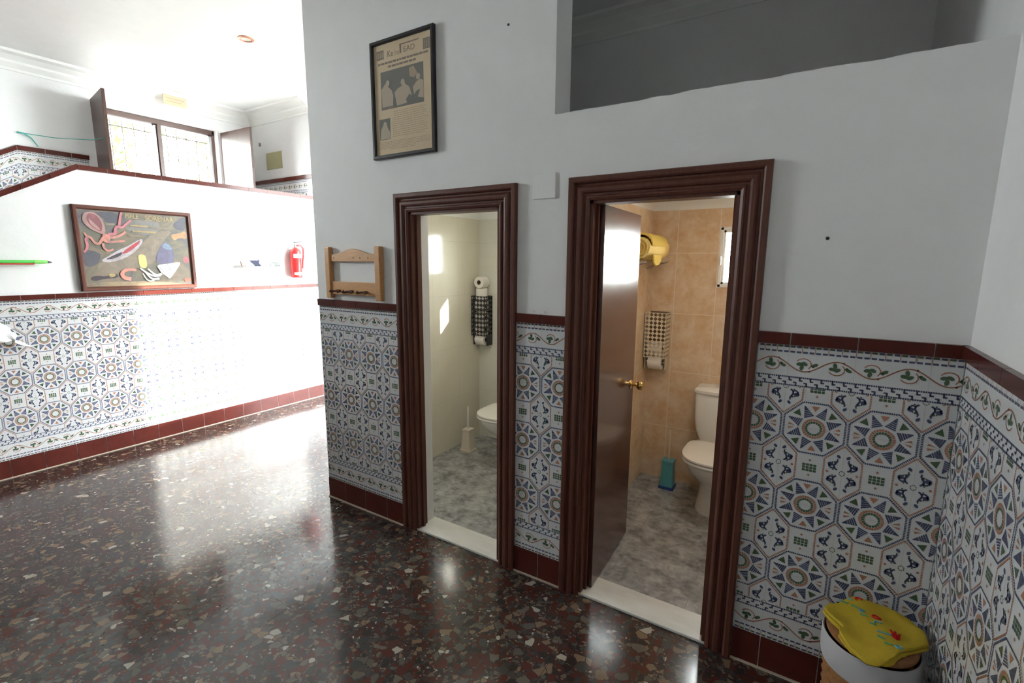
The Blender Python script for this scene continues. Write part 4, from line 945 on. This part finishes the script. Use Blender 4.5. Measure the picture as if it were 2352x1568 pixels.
# ------------------------------------------------------------------ green pole
t = thing('wall_pole', 'bright green pole with a dark tip fixed along the left wall', 'pole', (XL+.05, .85, 1.61))
px = XL+.05
g = MB(); g.tube([(px, .30, 1.612), (px, 1.20, 1.612)], .0125, 'green_pl', 14); g.build('shaft', t)
g = MB(); g.tube([(px, .30, 1.598), (px, 1.20, 1.598)], .006, 'red', 10); g.build('red_strip', t)
g = MB(); g.tube([(px, 1.20, 1.611), (px, 1.255, 1.611), (px, 1.275, 1.611)], [.015, .014, .011], 'lime_pl', 14); g.build('ferrule', t)
g = MB(); g.tube([(px, 1.275, 1.611), (px, 1.30, 1.608)], [.011, .003], 'black', 12); g.build('tip', t)
for y in (.5, 1.0):
    g = MB(); g.box(XL+.001, px, y-.006, y+.006, 1.606, 1.616, 'smooth'); g.build('bracket', t)
# draped cloth at the left edge of the view
g = MB(); rings = []
for k in range(9):
    z = 1.30-.19*k/8; rings.append([(XL+.045+.012*math.sin(i*1.1+k*.3), .80+(.15+.020*k)*i/10*(1-.15*math.cos(k)), z-.12*i/10+.02*math.sin(i)) for i in range(11)])
g.loft(rings, 'label_w', True, False, False, False)
o = g.build('hanging_cloth', at=(XL+.045, .9, 1.1)); sd = o.modifiers.new('s', 'SOLIDIFY'); sd.thickness = .004
tag(o, 'white cloth hanging over the tiles under the green pole', 'cloth')
g = MB(); g.box(-2.95, -2.565, -.05, .300, 0, .30, 'smooth'); o = g.build('plinth', at=(-2.76, .12, 0), bevel=.006); tag(o, 'low white plinth at the bottom left corner of the view', 'plinth')

# ------------------------------------------------------------------ things on the stair walls
g = MB(); g.box(XS+.135, XS+.142, 2.750, 2.985, 3.325, 3.425, 'notice')
for i in range(2): g.box(XS+.1418, XS+.1424, 2.775, 2.96-.03*i, 3.388-.03*i, 3.396-.03*i, 'ink2')
o = g.build('notice', at=(XS+.138, 2.87, 3.325), bevel=.001); tag(o, 'aged beige notice stuck to the cornice above the stair window', 'notice')
g = MB(); g.box(-6.085, -5.765, YE-.014, YE-.001, 2.768, 2.968, 'plaque'); o = g.build('wall_plaque', at=(-5.925, YE, 2.768), bevel=.003); tag(o, 'olive-beige rectangular plaque on the end wall over the landing', 'plaque')
g = MB(); g.box(-6.235, -6.20, YE-.01, YE-.001, 3.07, 3.11, 'ink1'); o = g.build('wall_switch', at=(-6.22, YE, 3.07), bevel=.003); tag(o, 'small grey switch on the end wall beside the right shutter', 'switch')
t = thing('teal_cord', 'thin teal cord strung from a wall hook to the left shutter', 'cord', (XS+.04, 1.75, 2.80))
g = MB(); g.tube([(XS+.012, 1.60, 2.785), (XS+.10, 1.80, 2.772), (XS+.30, 2.02, 2.775), (XS+.42, 2.07, 2.79)], .0035, 'teal_cord', 6); g.build('line', t)
g = MB(); g.tube([(XS+.012, 1.555, 2.785), (XS+.02, 1.60, 2.783), (XS+.02, 1.65, 2.75), (XS+.02, 1.69, 2.68)], [.008, .006, .005, .004], 'teal_cord', 8); g.build('hook', t)
t = thing('ceiling_downlight', 'round recessed downlight with copper rim in the white ceiling', 'ceiling light', (-4.262, 2.549, ZC))
g = MB(); g.lathe([(.040, ZC-.002), (.046, ZC-.010), (.062, ZC-.006), (.064, ZC-.0005)], 'copper', (-4.262, 2.549, 0), caps=False); g.build('rim', t)
g = MB(); g.lathe([(0, ZC-.004), (.030, ZC-.005), (.041, ZC-.003)], 'bulb', (-4.262, 2.549, 0), caps=False); g.build('lamp', t)

# ------------------------------------------------------------------ laundry basket in the corner
bx, by, br, bz = .256, 1.838, .127, .405
t = thing('laundry_basket', 'round brown wicker laundry basket with white liner in the tiled corner', 'basket', (bx, by, 0))
g = MB(); rings = []; nr = 64
for k in range(49):
    z = bz*k/48; r = br*(.86+.14*k/48); rings.append([((r+.0035*(1 if (i//2+k//2) % 2 else -1)*(1 if (k % 2) else .3))*math.cos(2*PI*i/nr)+bx, (r+.0035*(1 if (i//2+k//2) % 2 else -1)*(1 if (k % 2) else .3))*math.sin(2*PI*i/nr)+by, z) for i in range(nr)])
g.loft(rings, 'wicker', True, True, False); g.build('woven_body', t)
g = MB(); rings = []
for k, (dr, z) in enumerate(((.002, bz+.012), (.006, bz+.015), (.009, bz+.008), (.010, bz-.015), (.012, bz-.03), (.011, bz-.045), (.008, bz-.047))):
    rings.append([((br+dr+.003*math.sin(5*2*PI*i/nr+k*.4)*(k > 2))*math.cos(2*PI*i/nr)+bx, (br+dr+.003*math.sin(5*2*PI*i/nr+k*.4)*(k > 2))*math.sin(2*PI*i/nr)+by, z+(.006*math.sin(3*2*PI*i/nr)-.03*(1+math.cos(2*PI*i/nr+.7)))*(k > 3)*(k-3)/3) for i in range(nr)])
g.loft(rings, 'liner', True, False, False); g.build('cloth_liner', t)
g = MB(); g.lathe([(0, bz+.014), (br-.006, bz+.014), (br-.002, bz+.020), (br-.002, bz+.030), (br-.010, bz+.036), (0, bz+.040)], 'wicker', (bx, by, 0), n=48)
g.build('lid', t)
# folded yellow towel lying over the lid, with stitched flowers
out = [(.118, 1.852), (.128, 1.872), (.158, 1.892), (.182, 1.925), (.215, 1.968), (.262, 1.976), (.318, 1.962), (.375, 1.945), (.398, 1.885), (.402, 1.835), (.345, 1.775), (.300, 1.700), (.262, 1.668), (.232, 1.660), (.190, 1.690), (.160, 1.745), (.172, 1.768), (.148, 1.790)]
tz = bz+.045
t = thing('yellow_towel', 'folded mustard-yellow towel with stitched flowers on the laundry basket lid', 'towel', (bx, by, tz))
cxy = (sum(p[0] for p in out)/len(out), sum(p[1] for p in out)/len(out))
def towel_h(x, y):
    d = math.hypot(x-bx, y-by); drop = max(0, d-.125)*.55
    return tz+.012+.005*math.sin(x*38+y*16)+.005*math.sin(y*52-x*20)-drop
def towel_layer(scale, dz, name, th):
    g = MB(); o2 = []
    for i in range(len(out)):
        a, b = out[i], out[(i+1) % len(out)]
        for k in range(4): s = k/4; o2.append((a[0]*(1-s)+b[0]*s, a[1]*(1-s)+b[1]*s))
    for _ in range(0): o2 = [((o2[i-1][0]+2*o2[i][0]+o2[(i+1) % len(o2)][0])/4, (o2[i-1][1]+2*o2[i][1]+o2[(i+1) % len(o2)][1])/4) for i in range(len(o2))]
    rings = []; n = 12
    pr = [(1.0, -th), (1.012, -th*.6), (1.014, -th*.35), (1.0, 0)]+[(1-k/n, 0) for k in range(1, n)]+[(.01, 0)]
    for f, dd in pr: rings.append([(lambda x, y: (x, y, max(towel_h(x, y)+dz+dd, bz+.0415)))(cxy[0]+(p[0]-cxy[0])*f*scale, cxy[1]+(p[1]-cxy[1])*f*scale) for p in o2])
    g.loft(rings, 'towel', True, True, True); return g.build(name, t)
towel_layer(.985, 0, 'lower_fold', .014); upf = towel_layer(.965, .014, 'upper_fold', .012)
def flower(c, pts, m, nm='embroidery'):
    g = MB()
    for stroke_ in pts: g.tube([(c[0]+x, c[1]+y, towel_h(c[0]+x, c[1]+y)+.0150) for x, y in stroke_], .0032, m, 6)
    return g.build(nm, upf)
def ringp(r, a0=0, a1=2*PI, n=12, ry=1): return [(r*math.cos(a0+(a1-a0)*i/n), ry*r*math.sin(a0+(a1-a0)*i/n)) for i in range(n+1)]
flower((.222, 1.935), [ringp(.010, .3, 4.2)], 'emb_red'); flower((.268, 1.875), [ringp(.011)], 'emb_red')
flower((.312, 1.805), [ringp(.004), ringp(.009), [(-.006, .004), (-.013, .016)], [(0, .004), (0, .018)], [(.006, .004), (.012, .016)]], 'emb_red')
flower((.196, 1.920), [[(-.006, .004), (.006, 0)]], 'emb_blue'); flower((.228, 1.885), [ringp(.007, 0, 2*PI, 10, .6)], 'emb_blue')
flower((.268, 1.830), [ringp(.009, .4, 3.6)], 'emb_blue'); flower((.312, 1.745), [ringp(.008)], 'emb_blue'); flower((.285, 1.790), [[(-.022, .004), (.014, .010)]], 'emb_blue')
for c in ((.180, 1.903), (.208, 1.895), (.232, 1.865), (.254, 1.818), (.272, 1.775), (.288, 1.750)): flower(c, [[(-.009, .003), (0, 0), (.009, -.003)]], 'emb_green')

# ------------------------------------------------------------------ outside: ground, garden wall and trees seen through the windows
g = MB(); g.box(-30, 30, -30, 40, -.30, -.12, 'ground'); struct(g.build('floor'), 'grey yard outside')
def tree(name, label, x, y, h, rad, n, seed):
    t = thing(name, label, 'tree', (x, y, -.12)); r = random.Random(seed)
    g = MB(); g.tube([(x, y, -.12), (x+.1, y+.05, h*.35), (x-.05, y-.05, h*.7)], [.14, .10, .05], 'bark')
    tips = []
    for k in range(9):
        a = 2*PI*k/9; p = (x+rad*.75*math.cos(a), y+rad*.75*math.sin(a), h*(.62+.3*r.random())); g.tube([(x, y, h*.40), ((x+p[0])/2, (y+p[1])/2, h*.58), p], [.05, .03, .012], 'bark', 6); tips.append(p)
    g.build('trunk', t)
    g = MB()
    for i in range(n):
        c = Vector(tips[i % len(tips)])+Vector((r.gauss(0, rad*.28), r.gauss(0, rad*.28), r.gauss(0, h*.11))); a, b = r.uniform(0, 2*PI), r.uniform(-.8, .8); d = Vector((math.cos(a), math.sin(a), b))*.11; s = Vector((-math.sin(a), math.cos(a), r.uniform(-.5, .5)))*.045
        g.face([c-d, c+s, c+d, c-s], 'foliage')
    g.build('foliage', t)
tree('tree', 'bright green tree seen through the left pane of the stair window', -9.6, 2.7, 4.6, 1.1, 1300, 4)
tree('tree', 'green tree branch seen through the right pane of the stair window', -12.4, 6.6, 5.2, 1.2, 1000, 9)
